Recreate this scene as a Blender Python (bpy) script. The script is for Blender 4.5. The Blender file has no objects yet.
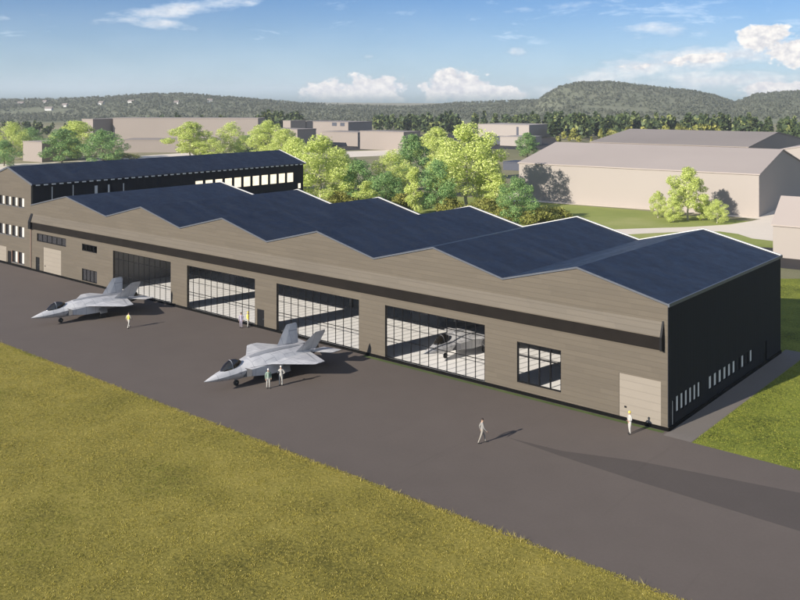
import bpy, bmesh, math, random
import numpy as np
from mathutils import Vector, Matrix

R = math.radians
rng = np.random.default_rng(7)
random.seed(7)
scene = bpy.context.scene
col = scene.collection

# ------------------------------------------------------------------ camera (two-point perspective, shifted lens)
CX, CY, CZ = 27.794, -64.590, 25.386
AZ = R(-40.1295)
FPX, HORIZON = 886.44, 97.0            # for an 800 x 600 frame
FW = Vector((math.sin(AZ), math.cos(AZ), 0))
RT = Vector((math.cos(AZ), -math.sin(AZ), 0))
EYE = Vector((CX, CY, CZ))
cam_d = bpy.data.cameras.new('camera')
cam = bpy.data.objects.new('camera', cam_d)
col.objects.link(cam)
cam.location = EYE
cam.rotation_euler = (R(90), 0, -AZ)
cam_d.sensor_width = 36
cam_d.lens = FPX / 800 * 36
cam_d.shift_y = -(300 - HORIZON) / 800
cam_d.clip_start = 0.5
cam_d.clip_end = 20000
scene.camera = cam


def at(px, py, z=0.0):
    """real place of something seen in the photograph, standing at height z"""
    d = FW + RT * ((px - 400) / FPX) + Vector((0, 0, -(py - HORIZON) / FPX))
    t = (z - CZ) / d.z
    return EYE + d * t


def deep(px, depth, z=0.0):
    p = EYE + (FW + RT * ((px - 400) / FPX)) * depth
    return Vector((p.x, p.y, z))


def depth_of(p):
    return (Vector((p[0], p[1], 0)) - Vector((CX, CY, 0))).dot(FW)


def height(py, p):
    return CZ - (py - HORIZON) * depth_of(p) / FPX


# ------------------------------------------------------------------ node helpers
class NT:
    def __init__(s, tree):
        s.t = tree
        s.n = tree.nodes
        s.l = tree.links

    def new(s, typ, **kw):
        nd = s.n.new(typ)
        for k, v in kw.items():
            setattr(nd, k, v)
        return nd

    def put(s, sock, v):
        if isinstance(v, bpy.types.NodeSocket):
            s.l.new(v, sock)
        elif v is not None:
            if sock.type == 'RGBA' and len(v) == 3:
                v = (*v, 1)
            sock.default_value = v

    def math(s, op, a, b=None, c=None, clamp=False):
        nd = s.new('ShaderNodeMath', operation=op, use_clamp=clamp)
        s.put(nd.inputs[0], a)
        if b is not None: s.put(nd.inputs[1], b)
        if c is not None: s.put(nd.inputs[2], c)
        return nd.outputs[0]

    def mix(s, f, a, b, mode='MIX'):
        nd = s.new('ShaderNodeMix', data_type='RGBA', blend_type=mode)
        s.put(nd.inputs[0], f); s.put(nd.inputs[6], a); s.put(nd.inputs[7], b)
        return nd.outputs[2]

    def noise(s, vec, scale, detail=4, rough=.55, out='Fac', dist=0):
        nd = s.new('ShaderNodeTexNoise')
        s.put(nd.inputs['Vector'], vec)
        nd.inputs['Scale'].default_value = scale
        nd.inputs['Detail'].default_value = detail
        nd.inputs['Roughness'].default_value = rough
        nd.inputs['Distortion'].default_value = dist
        return nd.outputs[out]

    def ramp(s, f, stops, interp='LINEAR'):
        nd = s.new('ShaderNodeValToRGB')
        nd.color_ramp.interpolation = interp
        e = nd.color_ramp.elements
        while len(e) < len(stops): e.new(.5)
        for k, (p, c) in enumerate(stops):
            e[k].position = p
            e[k].color = (*c, 1) if len(c) == 3 else c
        s.put(nd.inputs[0], f)
        return nd.outputs[0]

    def maprange(s, v, a, b, c=0., d=1., smooth=True):
        nd = s.new('ShaderNodeMapRange', interpolation_type='SMOOTHSTEP' if smooth else 'LINEAR')
        s.put(nd.inputs[0], v)
        for k, x in enumerate((a, b, c, d)): nd.inputs[k + 1].default_value = x
        return nd.outputs[0]

    def scaled(s, vec, sc):
        nd = s.new('ShaderNodeMapping')
        s.put(nd.inputs[0], vec)
        nd.inputs[3].default_value = sc
        return nd.outputs[0]

    def pos(s):
        return s.new('ShaderNodeNewGeometry').outputs['Position']

    def xyz(s, vec):
        nd = s.new('ShaderNodeSeparateXYZ')
        s.put(nd.inputs[0], vec)
        return nd.outputs


def material(name):
    m = bpy.data.materials.new(name)
    m.use_nodes = True
    m.node_tree.nodes.clear()
    return m, NT(m.node_tree)


def finish(nt, color, rough=.7, bump=None, bstr=.3, bdist=.05, metal=0., spec=.5, extra=None):
    b = nt.new('ShaderNodeBsdfPrincipled')
    nt.put(b.inputs['Base Color'], color)
    nt.put(b.inputs['Roughness'], rough)
    b.inputs['Metallic'].default_value = metal
    b.inputs['Specular IOR Level'].default_value = spec
    if bump is not None:
        bp = nt.new('ShaderNodeBump')
        bp.inputs['Strength'].default_value = bstr
        bp.inputs['Distance'].default_value = bdist
        nt.put(bp.inputs['Height'], bump)
        nt.l.new(bp.outputs[0], b.inputs['Normal'])
    for k, v in (extra or {}).items():
        nt.put(b.inputs[k], v)
    o = nt.new('ShaderNodeOutputMaterial')
    nt.l.new(b.outputs[0], o.inputs[0])
    return b


def plain(name, c, rough=.6, var=.12, scale=3., metal=0., spec=.5):
    m, nt = material(name)
    f = nt.noise(nt.new('ShaderNodeTexCoord').outputs['Object'], scale, 5, .6)
    lo = tuple(x * (1 - var) for x in c); hi = tuple(min(1, x * (1 + var)) for x in c)
    finish(nt, nt.ramp(f, [(.3, lo), (.7, hi)]), rough, metal=metal, spec=spec)
    return m


def cladding(name, c, pitch=.42, joint=.92, var=.10, rough=.65, vertical=False, spec=.4):
    m, nt = material(name)
    p = nt.pos()
    x, y, z = nt.xyz(p)[0:3]
    run = nt.math('ADD', x, y)
    if vertical:
        t = nt.math('FRACT', nt.math('DIVIDE', run, pitch))
    else:
        t = nt.math('FRACT', nt.math('DIVIDE', z, pitch))
    line = nt.math('LESS_THAN', t, .09)
    row = nt.math('FLOOR', nt.math('DIVIDE', run if vertical else z, pitch))
    # board lengths staggered from row to row
    off = nt.math('FRACT', nt.math('MULTIPLY', row, .377))
    seg = nt.math('ADD', nt.math('DIVIDE', z if vertical else run, 3.6), nt.math('MULTIPLY', off, 3.1))
    wn = nt.new('ShaderNodeTexWhiteNoise', noise_dimensions='2D')
    cb = nt.new('ShaderNodeCombineXYZ')
    nt.put(cb.inputs[0], nt.math('FLOOR', seg)); nt.put(cb.inputs[1], row)
    nt.l.new(cb.outputs[0], wn.inputs['Vector'])
    streak = nt.noise(nt.scaled(p, (.5, .5, 7) if not vertical else (5, 5, .4)), 1.0, 6, .65)
    big = nt.noise(p, .12, 3)
    a = nt.math('ADD', nt.math('MULTIPLY', wn.outputs[0], .35), nt.math('ADD', nt.math('MULTIPLY', streak, .75), nt.math('MULTIPLY', big, .5)))
    lo = tuple(v * (1 - var) for v in c); hi = tuple(v * (1 + var) for v in c)
    base = nt.ramp(a, [(.45, lo), (1.0, hi)])
    dark = tuple(v * joint for v in c)
    finish(nt, nt.mix(line, base, dark), rough, bump=nt.math('SUBTRACT', 1., line), bstr=.5, bdist=.02, spec=spec)
    return m


M = {}
M['facade'] = cladding('tan_cladding', (.090, .0745, .0545))
M['facade_dark'] = cladding('dark_shaded_cladding', (.0125, .0135, .0165), joint=.6, vertical=True, pitch=.6, rough=.75, spec=.12)  # near-black; deep shade of the right-hand walls is put into the colour
M['dark_band'] = plain('dark_brown_band', (.010, .008, .0065), .8, .2, .6, spec=.12)
M['black'] = plain('black_metal', (.005, .005, .006), .6, spec=.2)
M['dark_frame'] = plain('dark_window_frame', (.0035, .0035, .0042), .6, spec=.15)
M['plinth'] = plain('black_plinth', (.003, .003, .003), .9, spec=.1)
M['trim_light'] = plain('white_trim', (.58, .57, .54), .5, .06)
M['trim_grey'] = plain('grey_edge_trim', (.075, .082, .098), .45, .1)
M['door_cream'] = cladding('cream_door', (.215, .188, .152), pitch=.62, joint=.9, var=.04)
M['blind'] = plain('white_blind', (.46, .44, .40), .8, .04)
M['pipe'] = plain('copper_downpipe', (.26, .17, .13), .5)
M['concrete'] = plain('interior_grey', (.26, .255, .25), .8, .15, .4)
M['steel'] = plain('steel_column', (.10, .105, .115), .5)
M['reveal'] = plain('brown_reveal', (.16, .07, .045), .6)


def m_roof():
    m, nt = material('navy_roofing')
    p = nt.pos()
    x, y, z = nt.xyz(p)[0:3]
    sx = nt.math('FRACT', nt.math('DIVIDE', y, 1.15))
    seam = nt.math('LESS_THAN', sx, .05)
    row = nt.math('FLOOR', nt.math('DIVIDE', y, 1.15))
    colm = nt.math('FLOOR', nt.math('ADD', nt.math('DIVIDE', x, 5.2), nt.math('MULTIPLY', row, .31)))
    cb = nt.new('ShaderNodeCombineXYZ'); nt.put(cb.inputs[0], colm); nt.put(cb.inputs[1], row)
    wn = nt.new('ShaderNodeTexWhiteNoise', noise_dimensions='2D'); nt.l.new(cb.outputs[0], wn.inputs['Vector'])
    n1 = nt.noise(nt.scaled(p, (.12, .5, .3)), 1.2, 5, .6)
    n2 = nt.noise(p, .9, 6, .7)
    a = nt.math('ADD', nt.math('MULTIPLY', n1, .7), nt.math('ADD', nt.math('MULTIPLY', n2, .25), nt.math('MULTIPLY', wn.outputs[0], .12)))
    base = nt.ramp(a, [(.32, (.0065, .0095, .0165)), (.52, (.0112, .0158, .0265)), (.78, (.0225, .0295, .0435))])
    finish(nt, nt.mix(nt.math('MULTIPLY', seam, .5), base, (.006, .009, .015)), nt.maprange(n2, .3, .7, .42, .6), bump=seam, bstr=.25, bdist=.03, spec=.35)
    return m
M['roof'] = m_roof()


def m_asphalt(name, c, var=.12):
    m, nt = material(name)
    p = nt.pos()
    fine = nt.noise(p, 5, 6, .75)
    mid = nt.noise(p, .35, 5, .6)
    big = nt.noise(nt.scaled(p, (.5, 1, 1)), .05, 3, .5)
    a = nt.math('ADD', nt.math('MULTIPLY', fine, .5), nt.math('ADD', nt.math('MULTIPLY', mid, .35), nt.math('MULTIPLY', big, .6)))
    lo = tuple(v * (1 - var) for v in c); hi = tuple(v * (1 + var) for v in c)
    base = nt.ramp(a, [(.5, lo), (.95, hi)])
    spot = nt.maprange(nt.noise(p, .22, 7, .7, dist=.5), .66, .76, 0, .28)
    scuff = nt.maprange(nt.noise(nt.scaled(p, (1.1, .045, 1)), 1.0, 6, .6), .60, .74, 0, .14)
    base = nt.mix(nt.math('MAXIMUM', spot, scuff), base, tuple(v * .45 for v in c))
    finish(nt, base, .85, bump=fine, bstr=.15, bdist=.02, spec=.25)
    return m
M['asphalt'] = m_asphalt('apron_asphalt', (.112, .092, .079))
M['asphalt_darker'] = m_asphalt('darker_asphalt', (.079, .066, .058))
M['asphalt_dark'] = m_asphalt('yard_asphalt', (.034, .030, .029))
M['paving'] = m_asphalt('concrete_path', (.16, .14, .122))
M['sand'] = m_asphalt('sandy_path', (.66, .58, .48), .08)


def m_ground(name, stops, scale=.25, wb=.55, wm=.3, wf=.35, fs=3.5):
    m, nt = material(name)
    p = nt.pos()
    big = nt.noise(p, scale * .16, 4, .6)
    mid = nt.noise(p, scale, 5, .65)
    fine = nt.noise(p, fs, 6, .8)
    a = nt.math('ADD', nt.math('MULTIPLY', big, wb), nt.math('ADD', nt.math('MULTIPLY', mid, wm), nt.math('MULTIPLY', fine, wf)))
    finish(nt, nt.ramp(a, stops), .95, bump=fine, bstr=.6, bdist=.12, spec=.1)
    return m
M['field'] = m_ground('dry_grass_soil', [(.42, (.08, .073, .016)), (.53, (.23, .195, .042)), (.70, (.38, .31, .085))], .25, .2, .25, .6, 4.5)
M['lawn'] = m_ground('lawn_soil', [(.44, (.05, .06, .011)), (.53, (.17, .195, .032)), (.72, (.32, .31, .06))], .25, .2, .25, .6, 4.5)
M['lawn_far'] = m_ground('far_lawn', [(.40, (.15, .19, .05)), (.58, (.25, .28, .08)), (.78, (.42, .39, .18))], .08)
M['plain'] = m_ground('far_plain', [(.38, (.10, .11, .05)), (.55, (.19, .18, .10)), (.75, (.33, .29, .20))], .03)
M['strip'] = m_ground('green_strip', [(.4, (.05, .08, .022)), (.7, (.10, .13, .045))], 1.)


def m_leaf(name, stops, trans=.35, obj=.25, patch=None):
    m, nt = material(name)
    isl = nt.new('ShaderNodeNewGeometry').outputs['Random Per Island']
    oi = nt.new('ShaderNodeObjectInfo').outputs['Random']
    c = nt.ramp(isl, stops)
    c = nt.mix(nt.math('MULTIPLY', oi, obj), c, (.10, .15, .035), 'MIX')
    if patch:
        p = nt.pos()
        c = nt.mix(nt.maprange(nt.noise(p, .055, 4, .6), .46, .66, 0, .75), c, patch[0])
        c = nt.mix(nt.maprange(nt.noise(nt.scaled(p, (1, 1.6, 1)), .09, 5, .65, dist=.6), .54, .70, 0, .7), c, patch[1])
    d = nt.new('ShaderNodeBsdfPrincipled')
    nt.put(d.inputs['Base Color'], c)
    d.inputs['Roughness'].default_value = .6
    d.inputs['Specular IOR Level'].default_value = .25
    t = nt.new('ShaderNodeBsdfTranslucent')
    nt.put(t.inputs[0], c)
    mx = nt.new('ShaderNodeMixShader'); mx.inputs[0].default_value = trans
    nt.l.new(d.outputs[0], mx.inputs[1]); nt.l.new(t.outputs[0], mx.inputs[2])
    o = nt.new('ShaderNodeOutputMaterial'); nt.l.new(mx.outputs[0], o.inputs[0])
    return m
M['leaf_light'] = m_leaf('pale_yellow_green_leaf', [(0, (.30, .38, .075)), (.4, (.56, .65, .16)), (.8, (.71, .76, .27)), (1, (.82, .83, .40))], .3, .08)
M['leaf_dark'] = m_leaf('mid_green_leaf', [(0, (.10, .19, .07)), (.5, (.20, .36, .13)), (.85, (.36, .52, .19)), (1, (.54, .64, .26))], .3, .2)
M['leaf_brown'] = m_leaf('olive_brown_leaf', [(0, (.14, .15, .035)), (.5, (.28, .29, .07)), (1, (.46, .43, .12))], .3, .2)
M['leaf_far'] = m_leaf('far_conifer_needles', [(0, (.03, .05, .025)), (.6, (.07, .10, .042)), (.9, (.14, .17, .06)), (1, (.28, .30, .10))], .15, .1)
M['leaf_hill_hazed'] = m_leaf('hazed_hill_leaf', [(0, (.15, .163, .122)), (.6, (.163, .176, .13)), (.92, (.178, .187, .138)), (1, (.195, .195, .15))], .45, .05)  # distance haze painted into these pale greyed leaf colours
M['blade'] = m_leaf('dry_grass_blade', [(0, (.17, .15, .032)), (.4, (.38, .325, .058)), (.8, (.50, .42, .095)), (1, (.60, .50, .19))], .3, 0, [(.18, .21, .035), (.50, .42, .12)])
M['blade_green'] = m_leaf('green_grass_blade', [(0, (.11, .13, .022)), (.45, (.26, .30, .042)), (.8, (.36, .37, .065)), (1, (.50, .42, .10))], .3, 0, [(.22, .29, .04), (.44, .40, .09)])
M['bark'] = plain('pale_bark', (.42, .38, .31), .85, .3, 2.)
M['bark_dark'] = plain('brown_bark', (.10, .075, .055), .9, .3, 2.)
M['beige'] = plain('beige_render', (.30, .265, .236), .85, .03, .05)
M['beige_roof'] = plain('beige_roof_sheet', (.345, .295, .262), .8, .04, .05)
M['beige_far'] = plain('dimmed_beige_render', (.24, .205, .18), .85, .06, .03)  # weaker light on the far walls is put into this darker beige
M['shed_dark'] = plain('dark_shed', (.05, .055, .075), .7)


def m_glass(name, refl=.10):
    m, nt = material(name)
    lw = nt.new('ShaderNodeFresnel'); lw.inputs[0].default_value = 1.45
    tr = nt.new('ShaderNodeBsdfTransparent'); tr.inputs[0].default_value = (.99, .99, .99, 1)
    gl = nt.new('ShaderNodeBsdfGlossy'); gl.inputs['Roughness'].default_value = .03
    mx = nt.new('ShaderNodeMixShader')
    nt.l.new(nt.math('MULTIPLY', lw.outputs[0], .5), mx.inputs[0])
    nt.l.new(tr.outputs[0], mx.inputs[1]); nt.l.new(gl.outputs[0], mx.inputs[2])
    o = nt.new('ShaderNodeOutputMaterial'); nt.l.new(mx.outputs[0], o.inputs[0])
    return m
M['glass'] = m_glass('clear_glazing')
M['pane_dark'] = plain('dark_pane', (.03, .03, .033), .12, .1)


def m_lit(name, c, s):
    m, nt = material(name)
    p = nt.pos()
    n = nt.noise(p, 1.3, 4)
    b = finish(nt, tuple(v * .6 for v in c), .6)
    nt.put(b.inputs['Emission Color'], nt.ramp(n, [(.3, tuple(v * .75 for v in c)), (.65, c)]))
    b.inputs['Emission Strength'].default_value = s
    return m
M['lit'] = m_lit('lit_office_window', (1., .86, .62), .85)
M['glow_dim'] = m_lit('faint_glow_pane', (.78, .80, .80), .045)  # faint emission painted on to lighten the panes, no lamp behind them


def m_floor():
    m, nt = material('white_hall_floor')
    p = nt.pos()
    n = nt.noise(p, .5, 4)
    finish(nt, nt.ramp(n, [(.3, (.92, .90, .86)), (.7, (.95, .93, .90))]), .35)
    return m
M['floor'] = m_floor()


# ------------------------------------------------------------------ object helpers
def tag(o, label=None, cat=None, group=None, kind=None):
    if label: o['label'] = label
    if cat: o['category'] = cat
    if group: o['group'] = group
    if kind: o['kind'] = kind
    return o


def empty(name, loc=(0, 0, 0), rz=0., scale=None):
    o = bpy.data.objects.new(name, None)
    o.empty_display_size = .5
    col.objects.link(o)
    o.location = loc
    o.rotation_euler = (0, 0, rz)
    if scale: o.scale = scale
    return o


class MB:
    def __init__(s):
        s.v = []; s.f = []; s.m = []

    def face(s, pts, mi=0):
        b = len(s.v); s.v += [tuple(p) for p in pts]
        s.f.append(tuple(range(b, b + len(pts)))); s.m.append(mi)

    def box(s, x0, y0, z0, x1, y1, z1, mi=0):
        b = len(s.v)
        s.v += [(x0, y0, z0), (x1, y0, z0), (x1, y1, z0), (x0, y1, z0), (x0, y0, z1), (x1, y0, z1), (x1, y1, z1), (x0, y1, z1)]
        for q in ((0, 3, 2, 1), (4, 5, 6, 7), (0, 1, 5, 4), (1, 2, 6, 5), (2, 3, 7, 6), (3, 0, 4, 7)):
            s.f.append(tuple(b + k for k in q)); s.m.append(mi)

    def prism(s, poly, a0, a1, mp, mi=0):
        """poly in (u, v); extruded from a0 to a1; mp(u, v, a) -> xyz"""
        b = len(s.v); n = len(poly)
        s.v += [tuple(mp(u, v, a0)) for u, v in poly] + [tuple(mp(u, v, a1)) for u, v in poly]
        s.f.append(tuple(b + k for k in range(n))); s.m.append(mi)
        s.f.append(tuple(b + n + k for k in reversed(range(n)))); s.m.append(mi)
        for k in range(n):
            j = (k + 1) % n
            s.f.append((b + k, b + n + k, b + n + j, b + j)); s.m.append(mi)

    def tube(s, p0, p1, r0, r1, n=7, mi=0):
        p0 = Vector(p0); p1 = Vector(p1); d = (p1 - p0).normalized()
        a = d.orthogonal().normalized(); c = d.cross(a); b = len(s.v)
        for p, r in ((p0, r0), (p1, r1)):
            for k in range(n):
                t = 2 * math.pi * k / n
                s.v.append(tuple(p + (a * math.cos(t) + c * math.sin(t)) * r))
        for k in range(n):
            j = (k + 1) % n
            s.f.append((b + k, b + j, b + n + j, b + n + k)); s.m.append(mi)
        s.f.append(tuple(b + k for k in reversed(range(n)))); s.m.append(mi)
        s.f.append(tuple(b + n + k for k in range(n))); s.m.append(mi)

    def loft(s, rings, mi=0, cap=True, closed=True):
        b = len(s.v); n = len(rings[0])
        for r in rings: s.v += [tuple(p) for p in r]
        for i in range(len(rings) - 1):
            for k in range(n if closed else n - 1):
                j = (k + 1) % n
                s.f.append((b + i * n + k, b + i * n + j, b + (i + 1) * n + j, b + (i + 1) * n + k)); s.m.append(mi)
        if cap:
            s.f.append(tuple(b + k for k in reversed(range(n)))); s.m.append(mi)
            e = b + (len(rings) - 1) * n
            s.f.append(tuple(e + k for k in range(n))); s.m.append(mi)

    def build(s, name, mats, parent=None, smooth=None, bevel=None):
        me = bpy.data.meshes.new(name)
        me.from_pydata(s.v, [], s.f)
        if not isinstance(mats, (list, tuple)): mats = [mats]
        for m in mats: me.materials.append(m)
        me.polygons.foreach_set('material_index', s.m)
        bm = bmesh.new(); bm.from_mesh(me)
        bmesh.ops.recalc_face_normals(bm, faces=bm.faces)
        bm.to_mesh(me); bm.free()
        if smooth is not None:
            me.polygons.foreach_set('use_smooth', [True] * len(me.polygons))
            me.set_sharp_from_angle(angle=R(smooth))
        o = bpy.data.objects.new(name, me)
        col.objects.link(o)
        if parent: o.parent = parent
        if bevel:
            b = o.modifiers.new('bevel', 'BEVEL'); b.width = bevel; b.segments = 2; b.limit_method = 'ANGLE'
        return o


def np_mesh(name, V, F, mat, parent=None, link=True):
    me = bpy.data.meshes.new(name)
    V = np.asarray(V, np.float32); F = np.asarray(F, np.int32)
    n, k = F.shape
    me.vertices.add(len(V)); me.vertices.foreach_set('co', V.ravel())
    me.loops.add(n * k); me.loops.foreach_set('vertex_index', F.ravel())
    me.polygons.add(n); me.polygons.foreach_set('loop_start', np.arange(n, dtype=np.int32) * k)
    me.update(calc_edges=True)
    me.materials.append(mat)
    if not link: return me
    o = bpy.data.objects.new(name, me); col.objects.link(o)
    if parent: o.parent = parent
    return o


def copy_tree(o, parent=None):
    c = o.copy(); col.objects.link(c)
    if parent: c.parent = parent
    for ch in list(o.children): copy_tree(ch, c)
    return c


def sheet(name, pts, z, mat):
    mb = MB(); mb.face([(p[0], p[1], z) for p in pts])
    o = mb.build(name, mat)
    if o.data.polygons[0].normal.z < 0: o.data.flip_normals()
    return tag(o, kind='structure')


# ------------------------------------------------------------------ light, sky with clouds
SUN_EL = R(22.8)
SHADOW = Vector((.170, .985, 0)).normalized()
sun_d = bpy.data.lights.new('sun', 'SUN')
sun_d.energy = 5.0
sun_d.angle = R(.5)
sun_d.color = (1.0, .93, .83)
sun = bpy.data.objects.new('sun', sun_d); col.objects.link(sun)
ray = SHADOW * math.cos(SUN_EL) + Vector((0, 0, -math.sin(SUN_EL)))
sun.rotation_euler = ray.to_track_quat('-Z', 'Y').to_euler()
sun.location = (-30, -120, 80)

world = bpy.data.worlds.new('World'); scene.world = world
world.use_nodes = True
w = NT(world.node_tree); w.n.clear()
sky = w.new('ShaderNodeTexSky', sky_type='NISHITA')
sky.sun_disc = False
sky.sun_elevation = SUN_EL
sky.sun_rotation = math.atan2(-SHADOW.x, -SHADOW.y)
sky.altitude = 0; sky.air_density = 1.0; sky.dust_density = .25; sky.ozone_density = 2.0
bg = w.new('ShaderNodeBackground'); skyc = w.mix(1.0, sky.outputs[0], (.52, .79, 1.30), 'MULTIPLY')
w.l.new(skyc, bg.inputs[0]); bg.inputs[1].default_value = .050
gen = w.new('ShaderNodeTexCoord').outputs['Generated']
gx, gy, gz = w.xyz(gen)[0:3]
azim = w.math('SUBTRACT', w.math('ARCTAN2', gx, gy), AZ)      # 0 in the viewing direction, clockwise
elev = w.math('ARCSINE', gz)
cv = w.new('ShaderNodeCombineXYZ'); w.put(cv.inputs[0], azim); w.put(cv.inputs[1], elev)
uv = cv.outputs[0]


def puff(px, py, rx, ry, tilt=0., soft=1.):
    u0 = math.atan((px - 400) / FPX); v0 = math.atan((HORIZON - py) / FPX)
    du = w.math('SUBTRACT', azim, u0); dv = w.math('SUBTRACT', elev, v0)
    if tilt:
        c, s = math.cos(tilt), math.sin(tilt)
        du, dv = (w.math('ADD', w.math('MULTIPLY', du, c), w.math('MULTIPLY', dv, s)),
                  w.math('SUBTRACT', w.math('MULTIPLY', dv, c), w.math('MULTIPLY', du, s)))
    a = w.math('POWER', w.math('ABSOLUTE', w.math('DIVIDE', du, rx / FPX)), 2.)
    b = w.math('POWER', w.math('ABSOLUTE', w.math('DIVIDE', dv, ry / FPX)), 2.)
    return w.math('SUBTRACT', soft, w.math('ADD', a, b))


def most(l):
    r = l[0]
    for x in l[1:]: r = w.math('MAXIMUM', r, x)
    return r


nz = w.noise(w.scaled(uv, (1, 1.5, 1)), 42, 9, .60)
nz2 = w.noise(w.scaled(uv, (1, 1.3, 1)), 110, 6, .6)
cum = most([puff(335, 93, 40, 16), puff(372, 91, 44, 20), puff(384, 82, 18, 10), puff(455, 88, 44, 22), puff(452, 77, 24, 12), puff(492, 95, 44, 11),
            puff(768, 44, 30, 18), puff(800, 54, 38, 20), puff(905, 60, 70, 28), puff(775, 92, 48, 12), puff(-120, 80, 80, 20), puff(690, 62, 50, 8, .1, .8), puff(640, 66, 34, 7, .05, .7)])
cum_d = w.maprange(w.math('ADD', cum, w.math('MULTIPLY', w.math('SUBTRACT', nz, .5), 3.0)), .12, .62)
soft = most([puff(690, 62, 110, 15, .10, 1.15), puff(610, 78, 70, 11, .1, .95), puff(655, 33, 70, 12, 0, .6), puff(517, 52, 17, 7, 0, .55), puff(368, 57, 12, 6, 0, .45),
             puff(600, 95, 120, 13, 0, 1.0), puff(710, 80, 120, 15, 0, .9), puff(185, 11, 95, 10, .16, .85), puff(150, 25, 55, 9, -.15, .75),
             puff(-50, 30, 120, 10, .1, .5), puff(900, 20, 130, 18, .1, .5), puff(560, 8, 120, 7, .05, .3)])
nzs = w.noise(w.scaled(uv, (1, 3.2, 1)), 26, 8, .62)
soft_d = w.maprange(w.math('ADD', soft, w.math('MULTIPLY', w.math('SUBTRACT', nzs, .5), 2.4)), -.15, 1.25, 0., .80)
high = w.maprange(w.noise(w.scaled(uv, (1, 5, 1)), 9, 8, .6), .5, .8, 0., .06)      # thin high veil over the whole sky
veil = w.math('MULTIPLY', w.maprange(elev, .14, -.01, 0., .42), w.maprange(w.noise(w.scaled(uv, (1, 2.5, 1)), 7, 6, .55), .25, .7, .75, 1.0))
wisp = w.maprange(w.math('ADD', w.noise(w.scaled(uv, (1, 4.5, 1)), 11, 9, .68, dist=.4), w.math('MULTIPLY', azim, .10)), .50, .72, 0., .45)
dens = w.math('MAXIMUM', w.math('MAXIMUM', cum_d, soft_d), w.math('MAXIMUM', w.math('MAXIMUM', high, veil), wisp))
lightness = w.maprange(w.math('ADD', w.math('MULTIPLY', nz2, .7), w.math('MULTIPLY', nz, .5)), .42, .78)
ccol0 = w.mix(lightness, (.56, .57, .62), (.93, .89, .84))
ccol = w.mix(w.math('MAXIMUM', cum_d, soft_d), (.78, .90, 1.02), ccol0)
cbg = w.new('ShaderNodeBackground'); w.l.new(ccol, cbg.inputs[0]); cbg.inputs[1].default_value = .74
up = w.maprange(elev, -.01, .01)
mxs = w.new('ShaderNodeMixShader')
w.put(mxs.inputs[0], w.math('MULTIPLY', dens, up))
w.l.new(bg.outputs[0], mxs.inputs[1]); w.l.new(cbg.outputs[0], mxs.inputs[2])
wo = w.new('ShaderNodeOutputWorld'); w.l.new(mxs.outputs[0], wo.inputs[0])

vs = scene.view_settings
vs.view_transform = 'Standard'; vs.look = 'None'; vs.exposure = 0.70; vs.gamma = 1.0; vs.use_curve_mapping = False
scene.cycles.use_denoising = True
scene.cycles.max_bounces = 8
scene.cycles.transparent_max_bounces = 12
scene.cycles.caustics_reflective = False; scene.cycles.caustics_refractive = False
scene.cycles.sample_clamp_indirect = 6

# ------------------------------------------------------------------ ground sheets
sheet('ground', [(-2950, -500), (650, -500), (650, 2850), (-2950, 2850)], 0, M['plain'])
sheet('apron', [(-190, -21.4), (75, -21.4), (75, -1.0), (2.2, -1.0), (2.2, 0.2), (-190, 0.2)], .004, M['asphalt'])
sheet('field', [(-190, -160), (110, -160), (110, -21.4), (-190, -21.4)], .004, M['field'])
sheet('side_lawn', [(2.2, -1.0), (75, -1.0), (75, 62), (-5, 70), (-14, 62), (-14, 27.3), (2.2, 27.3)], .004, M['lawn'])
sheet('apron_dark_strip', [(-8.7, -8.9), (-4.3, -8.5), (.8, -6.6), (10.8, -4.6), (60, 2 - 6.8), (60, -12), (12.2, -9.9), (2.2, -9.7), (-4, -9.35)], .008, M['asphalt_darker'])  # wedge-shaped strip, darker than the apron around it
sheet('side_path', [(.02, -1.0), (2.15, -1.0), (2.15, 28.5), (.02, 28.5)], .010, M['paving'])
sheet('back_lawn', [(-96, 27.2), (-14.2, 27.2), (-14.2, 66), (-10, 118), (-60, 122), (-100, 119), (-150, 110), (-160, 60), (-112, 56)], .004, M['lawn_far'])
sheet('hall_forecourt', [at(500, 201), at(537, 202), at(650, 209.8), at(700, 213.6), at(758, 219), at(800, 217), at(840, 195), at(770, 190), at(520, 190)], .008, M['sand'])
sheet('sandy_path', [at(560, 232), at(600, 230), at(640, 228.5), at(690, 227), at(730, 224.5), at(752, 221), at(790, 212), at(830, 214), at(830, 254), at(773, 241), at(752, 238.5), at(738, 234), at(720, 231.5), at(690, 231.5), at(645, 233.5), at(600, 236), at(560, 238)], .012, M['sand'])
sheet('yard', [at(745, 246), at(830, 252), at(840, 274), at(760, 266)], .016, M['asphalt_dark'])
sheet('gravel_road', [at(-60, 166), at(40, 163.0), at(110, 158), at(200, 152), at(330, 152), at(420, 149), at(420, 154), at(330, 158), at(220, 160), at(120, 166), at(0, 174), at(-60, 175)], .008, M['sand'])
sheet('verge', [(-31, -.62), (-.2, -.62), (-.2, -.18), (-31, -.18)], .010, M['strip'])
sheet('far_yard', [at(300, 152), at(420, 148), at(560, 150), at(560, 138), at(440, 134), at(300, 140)], .006, M['asphalt_dark'])

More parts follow.
